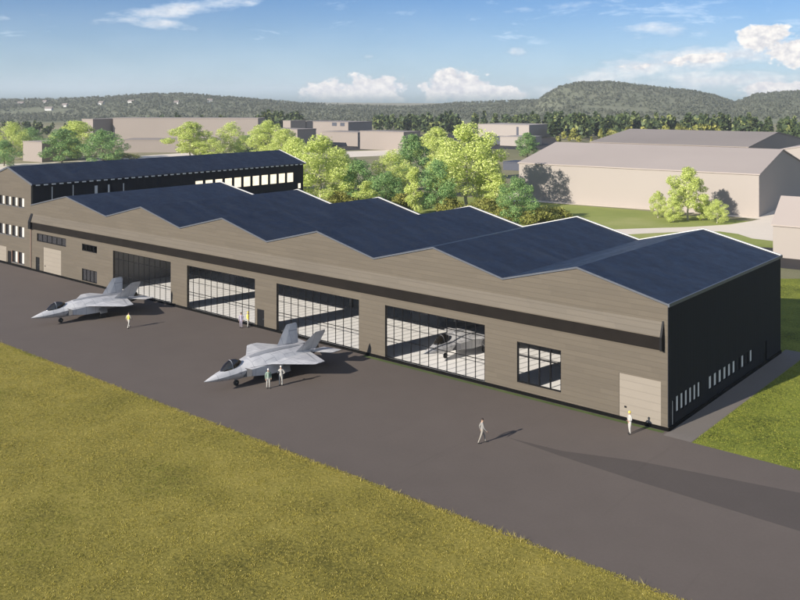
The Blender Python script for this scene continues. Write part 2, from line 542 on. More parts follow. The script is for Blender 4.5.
# grass: individual blades on the dry field and on the lawn beside the hall
def blades(name, pts, mat, hmin, hmax, wid, per, spread, label):
    n = len(pts)
    N = n * per
    base = np.repeat(pts, per, 0) + np.c_[rng.normal(0, spread, (N, 2))]
    ang = rng.uniform(0, 2 * np.pi, N)
    h = rng.uniform(hmin, hmax, N) * np.repeat(rng.uniform(.6, 1.25, n), per)
    wd = wid * rng.uniform(.6, 1.3, N)
    lean = rng.normal(0, .45, (N, 2)) * h[:, None]
    dx, dy = np.cos(ang) * wd, np.sin(ang) * wd
    V = np.zeros((N, 3, 3), np.float32)
    V[:, 0] = np.c_[base[:, 0] - dx, base[:, 1] - dy, np.full(N, .0)]
    V[:, 1] = np.c_[base[:, 0] + dx, base[:, 1] + dy, np.full(N, .0)]
    V[:, 2] = np.c_[base + lean, h]
    o = np_mesh(name, V.reshape(-1, 3), np.arange(N * 3).reshape(-1, 3), mat)
    return tag(o, label, 'grass', kind='stuff')


def clumpy(n, x0, x1, y0, y1, keep):
    p = np.c_[rng.uniform(x0, x1, n), rng.uniform(y0, y1, n)]
    return p[keep(p)]


def fieldmask(p):
    nn = np.sin(p[:, 0] * 2.1 + 1.3 * np.sin(p[:, 1] * 1.7)) * np.sin(p[:, 1] * 2.6 + 1.2 * np.sin(p[:, 0] * 1.3)) + rng.normal(0, .6, len(p))
    return (nn > -.35)
fp = clumpy(80000, -80, 22, -50, -21.35, fieldmask)
edge = np.c_[rng.uniform(-110, 30, 5200), -21.3 - np.abs(rng.normal(0, .22, 5200)) + .12]
blades('dry_grass', np.vstack([fp, edge]), M['blade'], .03, .085, .0155, 10, .085, 'dry yellow olive grass covering the field in front of the apron')
lp = np.vstack([clumpy(30000, 2.25, 24, -.9, 48, fieldmask), clumpy(2500, -13, 2, 28.6, 62, fieldmask)])
blades('lawn_grass', lp, M['blade_green'], .03, .09, .016, 10, .085, 'yellow green lawn grass beside the right wall of the hangar')
wd_ = np.c_[rng.uniform(-100, 20, 260), rng.normal(-21.35, .12, 260)]
blades('tall_weeds', wd_, M['blade'], .14, .34, .014, 4, .05, 'sparse tall dry weeds along the edge of the apron')

# ------------------------------------------------------------------ walls with openings
def wall(mb, u0, u1, v0, v1, front, back, holes, mp, mi=0):
    """grid wall: (u along, v up), thickness front..back, rectangular holes (ua, ub, va, vb)"""
    us = sorted({u0, u1, *[h[0] for h in holes], *[h[1] for h in holes]})
    vsx = sorted({v0, v1, *[h[2] for h in holes], *[h[3] for h in holes]})
    us = [u for u in us if u0 <= u <= u1]; vsx = [v for v in vsx if v0 <= v <= v1]

    def solid(i, j):
        if i < 0 or j < 0 or i >= len(us) - 1 or j >= len(vsx) - 1: return False
        cu = (us[i] + us[i + 1]) / 2; cvv = (vsx[j] + vsx[j + 1]) / 2
        return not any(h[0] < cu < h[1] and h[2] < cvv < h[3] for h in holes)
    for i in range(len(us) - 1):
        for j in range(len(vsx) - 1):
            if not solid(i, j): continue
            a, b, c, d = us[i], us[i + 1], vsx[j], vsx[j + 1]
            mb.face([mp(a, c, front), mp(b, c, front), mp(b, d, front), mp(a, d, front)], mi)
            mb.face([mp(a, c, back), mp(a, d, back), mp(b, d, back), mp(b, c, back)], mi)
            if not solid(i - 1, j): mb.face([mp(a, c, front), mp(a, d, front), mp(a, d, back), mp(a, c, back)], mi)
            if not solid(i + 1, j): mb.face([mp(b, c, front), mp(b, c, back), mp(b, d, back), mp(b, d, front)], mi)
            if not solid(i, j - 1): mb.face([mp(a, c, front), mp(a, c, back), mp(b, c, back), mp(b, c, front)], mi)
            if not solid(i, j + 1): mb.face([mp(a, d, front), mp(b, d, front), mp(b, d, back), mp(a, d, back)], mi)


mX = lambda u, v, a: (u, a, v)            # wall running along X, depth a = y
mY = lambda u, v, a: (a, u, v)            # wall running along Y, depth a = x


def merged(mb):
    return mb


def build_wall(mb, name, mat, parent):
    o = mb.build(name, mat, parent)
    bm = bmesh.new(); bm.from_mesh(o.data)
    bmesh.ops.remove_doubles(bm, verts=bm.verts, dist=.0005)
    bmesh.ops.recalc_face_normals(bm, faces=bm.faces)
    bm.to_mesh(o.data); bm.free()
    return o


def window(parent, name, mp, u0, u1, v0, v1, depth, cols, rails, frame_m, pane_m, fw=.09, thick=.10, label=None, sill=False):
    """frame mesh with mullions (part) and its glazing (sub-part); depth = face of the frame"""
    s = 1 if thick > 0 else -1
    f = MB()

    def bar(a, b, c, d, t0=0., t1=thick):
        f.prism([(a, c), (b, c), (b, d), (a, d)], depth + t0, depth + t1, mp)
    bar(u0, u0 + fw, v0, v1); bar(u1 - fw, u1, v0, v1)
    bar(u0 + fw, u1 - fw, v0, v0 + fw); bar(u0 + fw, u1 - fw, v1 - fw, v1)
    e = .006 * s
    for k in range(1, cols):
        u = u0 + (u1 - u0) * k / cols
        bar(u - fw * .5, u + fw * .5, v0 + fw, v1 - fw, e, thick - e)
    for r in rails:
        bar(u0 + fw, u1 - fw, r - fw * .45, r + fw * .45, 2 * e, thick - 2 * e)
    fo = f.build(name, frame_m, parent)
    if label: fo['label'] = label
    if pane_m:
        g = MB(); g.face([mp(u0 + fw, v0 + fw, depth + thick * .55), mp(u1 - fw, v0 + fw, depth + thick * .55), mp(u1 - fw, v1 - fw, depth + thick * .55), mp(u0 + fw, v1 - fw, depth + thick * .55)])
        g.build('glass_pane', pane_m, fo)
    if sill:
        q = MB(); q.prism([(u0 - .05, v0 - .09), (u1 + .05, v0 - .09), (u1 + .05, v0 - .004), (u0 - .05, v0 - .004)], depth - s * .14, depth - s * .02, mp)
        q.build('window_sill', M['trim_grey'], fo)
    return fo


# ------------------------------------------------------------------ the hangar
XL, D, EAVE = -97.5, 26.93, 9.5
PEAK = 11.37
peaks = [-7.78, -22.64, -37.87, -53.34, -69.50, -87.67]
vals = [-15.0, -30.0, -45.64, -61.34, -77.49]
prof = [(0, EAVE)]
for i in range(6):
    prof.append((peaks[i], PEAK))
    prof.append((vals[i], EAVE) if i < 5 else (XL, 9.42))

hangar = empty('aircraft_hangar', (-48, 0, 0))
tag(hangar, 'long tan hangar with zigzag navy roof and four glazed aircraft doors', 'hangar')
HO = Vector((-48, 0, 0))


def hx(o):            # parts are modelled in place; shift them under the empty
    for p in ([o] if not isinstance(o, list) else o):
        p.location = -HO
    return o


DOORS = [(-75.85, -63.2), (-59.94, -47.62), (-44.1, -31.97), (-28.55, -16.87)]
DT = 5.28
holes = [(a, b, .05, DT) for a, b in DOORS]
W_WIN = (-13.53, -9.25, .95, 4.43)
holes += [W_WIN, (-95.75, -87.66, 4.43, 5.58), (-83.47, -79.71, 4.42, 5.38), (-83.47, -79.71, .36, 2.0),
          (-94.0, -89.0, .05, 3.75), (-4.06, -.60, .05, 3.65), (-47.25, -46.1, .05, 2.05), (-96.1, -95.0, .05, 2.1)]
mb = MB(); wall(mb, XL, -.002, 0.02, 8.2, 0, .32, holes, mX)
hx(build_wall(mb, 'front_wall', M['facade'], hangar))
# gable wall over it, and the flared skirt at its foot
mb = MB()
for i in range(len(prof) - 1):
    (a, za), (b, zb) = prof[i], prof[i + 1]
    mb.prism([(b, 8.202), (a if i else -.002, 8.202), (a if i else -.002, za - .02), (b, zb - .02)], 0.0, .30, mX)
hx(build_wall(mb, 'gable_wall', M['facade'], hangar))
mb = MB()
mb.prism([(0.0, 8.22), (-.34, 7.16), (-.34, 7.10), (0.0, 7.10)], XL + .62, -.50, lambda u, v, a: (a, u - .003, v))
hx(mb.build('flared_canopy', M['facade'], hangar))
mb = MB(); mb.box(XL + .62, -.16, 6.08, -.50, -.004, 7.098)  # dark brown band along the facade below the canopy
hx(mb.build('facade_band', M['dark_band'], hangar))
for xx in (XL - .05, -.498):
    wdt = .66 if xx < -50 else .16
    mb = MB()
    mb.prism([(0.0, 8.30), (-.46, 7.14), (-.46, 6.1), (0.0, 6.0)], xx, xx + wdt, lambda u, v, a: (a, u - .004, v))
    hx(mb.build('end_plate', M['black'], hangar))
# right wall
rh = []
for k in range(6): rh.append((1.45 + k * .86, 1.45 + k * .86 + .60, 1.0, 2.28))
for k in range(10): rh.append((8.15 + k * 1.10, 8.15 + k * 1.10 + .74, 1.05, 2.18))
rh += [(.72, 1.12, .15, 2.12), (21.9, 22.8, .08, 2.1)]
mb = MB(); wall(mb, 0.302, D, 0.02, EAVE - .02, 0, -.30, rh, mY)
hx(build_wall(mb, 'side_wall', M['facade_dark'], hangar))
mb = MB(); mb.box(-.05, -.012, 0.3, .012, .30, EAVE - .05)
hx(mb.build('corner_post', M['facade_dark'], hangar))
for k, (a, b, c, d) in enumerate(rh[:16]):
    hx(window(hangar, 'side_window', mY, a, b, c, d, -.05, 1, [], M['dark_frame'], M['glow_dim'] if k not in (12, 14) else M['pane_dark'], .05, -.08))
mb = MB(); mb.box(-.22, .73, .16, -.12, 1.11, 2.11)
hx(mb.build('glazed_door', M['glow_dim'], hangar))
mb = MB(); mb.box(-.22, 21.91, .09, -.12, 22.79, 2.09)
d_ = hx(mb.build('side_door', M['black'], hangar))
mb = MB(); mb.box(-.115, 22.0, 1.0, -.06, 22.06, 1.2)
mb.build('door_handle', M['trim_grey'], d_)
# back wall and left wall
mb = MB()
for i in range(len(prof) - 1):
    (a, za), (b, zb) = prof[i], prof[i + 1]
    mb.prism([(b, 0.02), (a - (.31 if i == 0 else 0), 0.02), (a - (.31 if i == 0 else 0), za - .06), (b, zb - .02)], D - .30, D, mX)
hx(build_wall(mb, 'back_wall', M['facade_dark'], hangar))
# interior lining, floor, columns, beams
mb = MB(); mb.box(XL + .02, .34, .002, -.32, D - .32, .03)
hx(mb.build('hall_floor', M['floor'], hangar))
mb = MB(); mb.box(XL + .02, D - 3.6, .032, -.34, D - 3.4, 8.9); mb.box(XL + .02, .6, .032, XL + .3, D - 3.7, 8.9); mb.box(-1.2, .6, .032, -1.0, D - 3.7, 8.9)
for xw in (-78.2, ):
    mb.box(xw - .1, .4, .032, xw + .1, D - 3.7, 8.9)
hx(mb.build('inner_wall', M['concrete'], hangar))
for xv in (-14.96, -29.96, -45.6, -61.3, -77.45):
    for y0 in (.6, 13.2):
        mb = MB(); mb.box(xv - .16, y0, .032, xv + .16, y0 + .35, 8.49)
        hx(mb.build('steel_column', M['steel'], hangar))
    mb = MB(); mb.box(xv - .12, .6, 8.5, xv + .12, D - 3.7, 8.95)
    hx(mb.build('roof_beam', M['steel'], hangar))
# roof slopes
for i in range(len(prof) - 1):
    (a, za), (b, zb) = prof[i], prof[i + 1]
    mb = MB(); mb.prism([(b, zb), (a, za), (a, za + .16), (b, zb + .16)], .0, D - .0, mX)
    o = hx(mb.build('roof_slope', M['roof'], hangar))
# trims : thin grey front verge, white back parapet, grey right eave
f = MB(); bk = MB()
for i in range(len(prof) - 1):
    (a, za), (b, zb) = prof[i], prof[i + 1]
    f.prism([(b, zb + .03), (a, za + .03), (a, za + .18), (b, zb + .18)], -.08, -.004, mX)
    bk.prism([(b, zb - .04), (a, za - .04), (a, za + .24), (b, zb + .24)], D + .004, D + .26, mX)
hx(build_wall(f, 'front_verge', M['trim_grey'], hangar))
hx(build_wall(bk, 'back_parapet', M['trim_light'], hangar))
mb = MB(); mb.box(.004, -.10, EAVE - .06, .12, D + .26, EAVE + .20)
hx(mb.build('eave_trim', M['trim_grey'], hangar))
# plinth
mb = MB()
segs = sorted([(a, b) for a, b in DOORS] + [(-94.0, -89.0), (-4.06, -.60), (-47.25, -46.1), (-96.1, -95.0)])
px0 = XL
mb.box(XL, -.12, 0.012, .05, -.006, .27)
mb.box(.006, -.004, 0.012, .10, D, .30)
hx(mb.build('plinth', M['plinth'], hangar))
# big glazed doors
for a, b in DOORS:
    hx(window(hangar, 'hangar_door', mX, a + .01, b - .01, .275, DT - .01, .06, 11, [2.15, 4.25], M['dark_frame'], M['glass'], .075, .05))
hx(window(hangar, 'front_window', mX, *W_WIN, .08, 4, [3.25], M['dark_frame'], M['glass'], .10, .12))
hx(window(hangar, 'strip_window', mX, -95.75, -87.66, 4.43, 5.58, .08, 6, [], M['dark_frame'], M['pane_dark'], .10, .12))
hx(window(hangar, 'front_window', mX, -83.47, -79.71, 4.42, 5.38, .08, 4, [], M['dark_frame'], M['glass'], .10, .12))
hx(window(hangar, 'front_window', mX, -83.47, -79.71, .36, 2.0, .08, 4, [], M['dark_frame'], M['pane_dark'], .10, .12))
for a, b, h in ((-94.0, -89.0, 3.75), (-4.06, -.60, 3.65)):
    mb = MB(); mb.box(a + .01, .05, .05, b - .01, .15, h - .01)
    o = hx(mb.build('loading_door', M['door_cream'], hangar))
    q = MB(); q.box(a + .45, .0, 1.0, a + .62, .046, 1.14); q.build('door_handle', M['black'], o)
for a, b, h in ((-47.25, -46.1, 2.05), (-96.1, -95.0, 2.1)):
    mb = MB(); mb.box(a + .01, .05, .05, b - .01, .13, h - .01)
    o = hx(mb.build('staff_door', M['black'], hangar))
    q = MB(); q.box(b - .2, .0, 1.0, b - .1, .046, 1.08); q.build('door_handle', M['trim_grey'], o)
mb = MB(); mb.tube((XL + .12, -.10, .36), (XL + .12, -.10, 6.0), .06, .06, 8)
hx(mb.build('downpipe', M['pipe'], hangar, smooth=40))

# ------------------------------------------------------------------ the three storey wing
WL, WRI, WD, WE, WP = -111.6, XL - .01, 54.9, 12.55, 14.65
WC = (WL + WRI) / 2
wing = empty('office_wing', (WC, 0, 0))
tag(wing, 'three storey tan office wing with low navy gable roof and black side wall', 'office building')
HO2 = HO
def wx(o):
    o.location = -Vector((WC, 0, 0)); return o
wh = []
rows = [(9.0, 10.35), (4.5, 6.05), (.55, 2.25)]
wins = []
for r, (z0, z1) in enumerate(rows):
    for k in range(6):
        u1 = -99.55 - k * 2.03
        if r == 2 and 2 <= k <= 3: continue
        wins.append((u1 - 1.62, u1, z0, z1))
wh = [*wins, (-107.9, -105.1, .05, 2.6), (-104.6, -103.5, .05, 2.05)]
mb = MB(); wall(mb, WL, WRI, .02, WE - .02, 0, .30, wh, mX)
wx(build_wall(mb, 'front_wall', M['facade'], wing))
mb = MB(); mb.prism([(WL, WE - .018), (WRI, WE - .018), (WC, WP - .02)], 0, .30, mX)
wx(mb.build('gable_wall', M['facade'], wing))
for a, b, c, d in wins:
    fo = wx(window(wing, 'front_window', mX, a, b, c, d, .10, 2, [], M['dark_frame'], M['pane_dark'], .07, .10, sill=True))
    q = MB(); q.box((a + b) / 2 + .06, .085, c + .06, b - .06, .098, d - .06)
    q.build('window_blind', M['blind'], fo)
    if c < 1:
        q = MB(); q.box(a - .14, -.02, c, a - .01, .09, d); q.build('window_jamb', M['reveal'], fo)
mb = MB(); mb.box(-107.89, .06, .05, -105.11, .16, 2.59); wx(mb.build('entrance_door', M['door_cream'], wing))
mb = MB(); mb.box(-104.59, .06, .05, -103.51, .16, 2.04); wx(mb.build('staff_door', M['black'], wing))
sh = [(29.4 + k * 2.13, 29.4 + k * 2.13 + 1.70, 9.05, 10.95) for k in range(11)]
sh2 = [(3.2, 3.45, 9.2, 12.0), (6.6, 6.85, 9.2, 12.0), (10.3, 10.9, 9.2, 11.6), (12.6, 13.0, 9.2, 11.6), (15.3, 15.6, 9.2, 11.6)]
low = [(53.55, 54.35, 7.7, 8.75)]
mb = MB(); wall(mb, .302, WD, .02, WE - .02, WRI, WRI - .30, sh + sh2 + low, mY)
wx(build_wall(mb, 'side_wall', M['facade_dark'], wing))
for h in sh: wx(window(wing, 'side_window', mY, *h, WRI - .06, 1, [], M['dark_frame'], M['lit'], .07, -.08))
for h in sh2: wx(window(wing, 'side_window', mY, *h, WRI - .06, 1, [], M['dark_frame'], M['glow_dim'], .03, -.08))
for h in low: wx(window(wing, 'side_window', mY, *h, WRI - .06, 1, [], M['dark_frame'], M['lit'], .05, -.08))
mb = MB(); mb.box(WL, .302, .02, WL + .3, WD, WE - .02); wx(mb.build('far_wall', M['facade'], wing))
mb = MB(); mb.box(WL + .302, WD - .3, .02, WRI - .302, WD, WE - .02)
mb.prism([(WL, WE - .018), (WRI, WE - .018), (WC, WP - .02)], WD - .3, WD, mX)
wx(mb.build('end_wall', M['facade_dark'], wing))
for s in (1, -1):
    ue = WC + s * (WRI - WC + .45)
    ze = WE - .45 * (WP - WE) / (WRI - WC)
    mb = MB(); mb.prism([(WC, WP), (ue, ze), (ue, ze + .18), (WC, WP + .18)], -.0, WD + .2, mX)
    wx(mb.build('roof_slope', M['roof'], wing))
    mb = MB(); mb.prism([(WC, WP - .05), (ue, ze - .05), (ue, ze + .22), (WC, WP + .22)], -.12, -.004, mX)
    wx(mb.build('verge_trim', M['trim_grey'], wing))
    mb = MB(); mb.prism([(WC, WP - .05), (ue, ze - .05), (ue, ze + .26), (WC, WP + .26)], WD + .204, WD + .36, mX)
    wx(mb.build('verge_trim', M['trim_light'], wing))
ue = WRI + .45; ze = WE - .45 * (WP - WE) / (WRI - WC)
for k in range(44):
    y = .5 + k * 1.235
    mb = MB(); mb.box(ue + .004, y, ze - .10, ue + .10, y + .62, ze + .06)
    wx(mb.build('rafter_end', M['trim_light'], wing))
mb = MB(); mb.box(WL, -.14, .012, WRI, -.006, .32); wx(mb.build('plinth', M['plinth'], wing))

# ------------------------------------------------------------------ fighter jets
M['jet'] = None
def m_jet():
    m, nt = material('grey_aircraft_paint')
    tc = nt.new('ShaderNodeTexCoord').outputs['Object']
    n = nt.noise(tc, .9, 5, .6); n2 = nt.noise(nt.scaled(tc, (1, .3, 1)), 2.2, 4, .6)
    a = nt.math('ADD', nt.math('MULTIPLY', n, .6), nt.math('MULTIPLY', n2, .4))
    c = nt.ramp(a, [(.34, (.40, .40, .41)), (.5, (.50, .495, .50)), (.7, (.58, .57, .56))])
    br = nt.new('ShaderNodeTexBrick'); br.offset = .37
    nt.l.new(nt.scaled(tc, (1, 1, 1)), br.inputs['Vector'])
    br.inputs['Scale'].default_value = .62; br.inputs['Mortar Size'].default_value = .018; br.inputs['Brick Width'].default_value = .9; br.inputs['Row Height'].default_value = .8
    nt.put(br.inputs['Color1'], (1, 1, 1)); nt.put(br.inputs['Color2'], (.90, .90, .91)); nt.put(br.inputs['Mortar'], (.62, .63, .66))
    c = nt.mix(1.0, c, br.outputs[0], 'MULTIPLY')
    finish(nt, c, .42, spec=.5)
    return m
M['jet'] = m_jet()
M['jet_dark'] = plain('dark_grey_aircraft_paint', (.26, .265, .28), .5)
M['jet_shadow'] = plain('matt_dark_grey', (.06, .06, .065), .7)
M['canopy'] = plain('smoked_canopy', (.014, .012, .010), .06, .1, spec=.9)
M['nozzle'] = plain('burnt_metal', (.07, .065, .06), .35, .2, metal=.8)
M['tyre'] = plain('black_rubber', (.012, .012, .012), .8)
M['gear'] = plain('white_gear_paint', (.22, .22, .22), .5)


def jet_proto(loc, rz):
    root = empty('fighter_jet', loc, rz)

    def ring(s, wd, zc, zt, zb, sh=.80, ex=.55):
        P = [(0, zt), (.38 * wd, zt - .07 * (zt - zc)), (.70 * wd, zt - (1 - sh) * 1.5 * (zt - zc)), (.90 * wd, zc + (1 - sh) * (zt - zc)), (wd, zc),
             (.90 * wd, zc - .40 * (zc - zb)), (.62 * wd, zb + .12 * (zc - zb)), (.30 * wd, zb), (0, zb)]
        full = P + [(-x, z) for x, z in P[-2:0:-1]]
        return [(x, s - 7.85, z) for x, z in full]
    st = [(0, .02, 1.78, 1.80, 1.76), (.35, .15, 1.78, 1.90, 1.68), (.9, .34, 1.80, 2.06, 1.56), (1.7, .55, 1.84, 2.27, 1.44), (2.6, .74, 1.90, 2.46, 1.34), (3.6, .90, 1.98, 2.58, 1.24),
          (4.4, 1.04, 2.08, 2.72, 1.18), (5.2, 1.30, 2.20, 2.88, 1.12), (6.2, 1.66, 2.30, 2.98, 1.08), (7.4, 1.88, 2.36, 3.02, 1.06), (9.0, 1.95, 2.38, 2.98, 1.06), (10.6, 1.92, 2.38, 2.88, 1.12),
          (12.0, 1.82, 2.36, 2.74, 1.26), (13.2, 1.62, 2.30, 2.60, 1.46), (14.0, 1.30, 2.24, 2.50, 1.62), (14.3, .9, 2.2, 2.44, 1.7)]
    mb = MB(); mb.loft([ring(*q) for q in st])
    mb.build('body', M['jet'], root, smooth=38)
    # canopy
    mb = MB(); rings = []
    for s, wd, zb, zt in [(1.95, .03, 2.28, 2.30), (2.25, .32, 2.30, 2.62), (2.65, .45, 2.34, 2.98), (3.1, .52, 2.38, 3.18), (3.55, .53, 2.44, 3.22), (4.0, .48, 2.5, 3.14), (4.4, .34, 2.58, 2.96), (4.7, .05, 2.68, 2.76)]:
        rings.append([(wd * math.cos(t), s - 7.85, zb + (zt - zb) * max(0, math.sin(t)) - (.12 if math.sin(t) < -.1 else 0)) for t in [math.pi * k / 10 for k in range(11)] + [math.pi * 1.3, math.pi * 1.7]])
    mb.loft(rings); c = mb.build('canopy', M['canopy'], root, smooth=50)
    mb = MB()
    arc = [(.545 * math.cos(t), .80 * math.sin(t)) for t in [math.pi * k / 10 for k in range(11)]]
    mb.loft([[(x * 1.0, 3.1 - 7.85 + dy, 2.40 + z * rr) for x, z in arc] for dy, rr in ((0, 1.0), (.10, 1.03))], cap=False, closed=False)
    mb.build('canopy_frame', M['jet_dark'], c)
    # spine panel behind the canopy (darker)
    mb = MB()
    mb.loft([[(x, s - 7.85, z) for x, z in ((-wd, z0), (-wd * .5, z1), (wd * .5, z1), (wd, z0))] for s, wd, z0, z1 in ((5.6, .25, 2.86, 3.0), (6.6, .42, 2.99, 3.09), (8.6, .5, 3.0, 3.10), (11., .42, 2.86, 2.93), (12.6, .2, 2.66, 2.74))])
    mb.build('dorsal_panel', M['jet_dark'], root, smooth=40)
    for sd in (1, -1):
        # intake cowl
        mb = MB()
        def rect(s, xa, xb, za, zb, sl=0): return [(sd * xa, s - 7.85, za), (sd * xb, s + sl - 7.85, za + .12), (sd * xb * 1.02, s + sl - 7.85, zb - .18), (sd * xa, s - 7.85, zb)]
        mb.loft([rect(4.35, .78, 1.46, 1.36, 2.34, .5), rect(6.4, .95, 1.78, 1.14, 2.45, .2), rect(8.6, 1.0, 1.9, 1.1, 2.40)])
        io = mb.build('air_intake', M['jet'], root)
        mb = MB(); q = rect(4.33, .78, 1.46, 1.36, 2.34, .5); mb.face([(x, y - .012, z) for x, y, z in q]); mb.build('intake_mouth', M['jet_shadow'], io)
        # wing
        mb = MB()
        def foil(x, le, te, z, t): return [(sd * x, le - 7.85, z), (sd * x, le + (te - le) * .4 - 7.85, z + t), (sd * x, te - 7.85, z), (sd * x, le + (te - le) * .4 - 7.85, z - t * .8)]
        mb.loft([foil(1.15, 4.75, 12.8, 2.30, .20), foil(1.72, 6.3, 12.6, 2.32, .17), foil(2.1, 7.0, 12.5, 2.32, .15), foil(5.2, 9.75, 11.35, 2.27, .06), foil(5.35, 9.95, 11.25, 2.27, .03)])
        wo_ = mb.build('wing', M['jet'], root)
        mb = MB(); mb.loft([foil(x, le, te, 2.36 - (x - 1.5) * .0243, .005) for x, le, te in ((1.95, 12.05, 12.12), (4.9, 10.95, 11.0))])
        for k in range(len(mb.v)): x, y, z = mb.v[k]; mb.v[k] = (x, y - .35, z + .135 - .012 * abs(x) * 1.6)
        mb.build('flap_gap', M['jet_dark'], wo_)
        mb = MB(); mb.loft([foil(1.35, 12.7, 15.15, 2.22, .10), foil(3.35, 14.2, 15.75, 2.15, .04), foil(3.45, 14.4, 15.7, 2.15, .02)])
        mb.build('tailplane', M['jet'], root)
        mb = MB()
        def fin(z, x, le, te, t): return [(sd * x, le - 7.85, z), (sd * (x + t), le + (te - le) * .4 - 7.85, z), (sd * x, te - 7.85, z), (sd * (x - t), le + (te - le) * .4 - 7.85, z)]
        mb.loft([fin(2.45, 1.42, 10.6, 13.9, .045), fin(4.15, 2.18, 12.55, 14.45, .025), fin(4.45, 2.30, 12.95, 14.35, .02)])
        mb.build('tail_fin', M['jet'], root)
        # main gear
        mb = MB(); mb.tube((sd * 1.35, .95, 1.3), (sd * 1.85, .95, .42), .09, .07); mb.tube((sd * 1.85, .95, .42), (sd * 1.98, .95, .42), .06, .06)
        g = mb.build('main_gear', M['gear'], root)
        mb = MB(); mb.tube((sd * 1.84, .95, .40), (sd * 2.14, .95, .40), .40, .40, 16); mb.build('wheel', M['tyre'], g, smooth=40)
        mb = MB(); mb.loft([[(sd * 2.02, .35, 1.35), (sd * 2.05, 1.55, 1.35), (sd * 2.05, 1.55, 1.33 - .02), (sd * 2.02, .35, 1.33)], [(sd * 2.35, .45, .72), (sd * 2.35, 1.45, .72), (sd * 2.33, 1.45, .70), (sd * 2.33, .45, .70)]])
        mb.build('gear_door', M['gear'], g)
    # exhaust
    mb = MB()
    cr = lambda s, r: [(r * math.cos(2 * math.pi * k / 20), s - 7.85, 2.02 + r * math.sin(2 * math.pi * k / 20)) for k in range(20)]
    mb.loft([cr(13.8, .72), cr(14.5, .70), cr(15.1, .58), cr(15.1, .50), cr(14.5, .48)]); mb.build('engine_nozzle', M['nozzle'], root, smooth=40)
    mb = MB(); mb.tube((0, -3.75, 1.4), (0, -3.85, .34), .08, .06); mb.tube((-.12, -3.85, .33), (.12, -3.85, .33), .05, .05)
    g = mb.build('nose_gear', M['gear'], root)
    mb = MB(); mb.tube((-.09, -3.85, .30), (.09, -3.85, .30), .30, .30, 14); mb.build('wheel', M['tyre'], g, smooth=40)
    for sd in (1, -1):
        mb = MB(); mb.box(sd * .38 - .015, -4.35, .75, sd * .38 + .015, -3.2, 1.32); mb.build('gear_door', M['gear'], g)
    for o in root.children:
        if 'gear' not in o.name:
            for q in [o, *o.children]: q.data.transform(Matrix.Translation((0, 0, -.42)))
    return root


JS = .87
nose = at(204, 382, 1.36 * JS)
jet = jet_proto((nose.x, nose.y + 7.85 * JS, 0), 0)
jet.scale = (JS, JS, JS)
tag(jet, 'grey twin tailed fighter jet on the apron with two people beside its wing', 'fighter jet', 'grey fighter jets')
j2 = copy_tree(jet); nose = at(31, 318, 1.36 * JS); j2.location = (nose.x, nose.y + 7.85 * JS, 0)
j2['label'] = 'grey twin tailed fighter jet parked farthest left before the leftmost glazed door'
j3 = copy_tree(jet); nose = at(423, 354, 1.36 * JS + .03); j3.location = (nose.x, nose.y + 7.85 * JS, .03)
j3['label'] = 'grey fighter jet standing inside the hall behind the rightmost glazed door'

# ------------------------------------------------------------------ people
M['skin'] = plain('skin', (.42, .27, .19), .6, .06)
M['hair'] = plain('dark_hair', (.03, .02, .015), .8)
M['boots'] = plain('black_boots', (.02, .02, .02), .7)


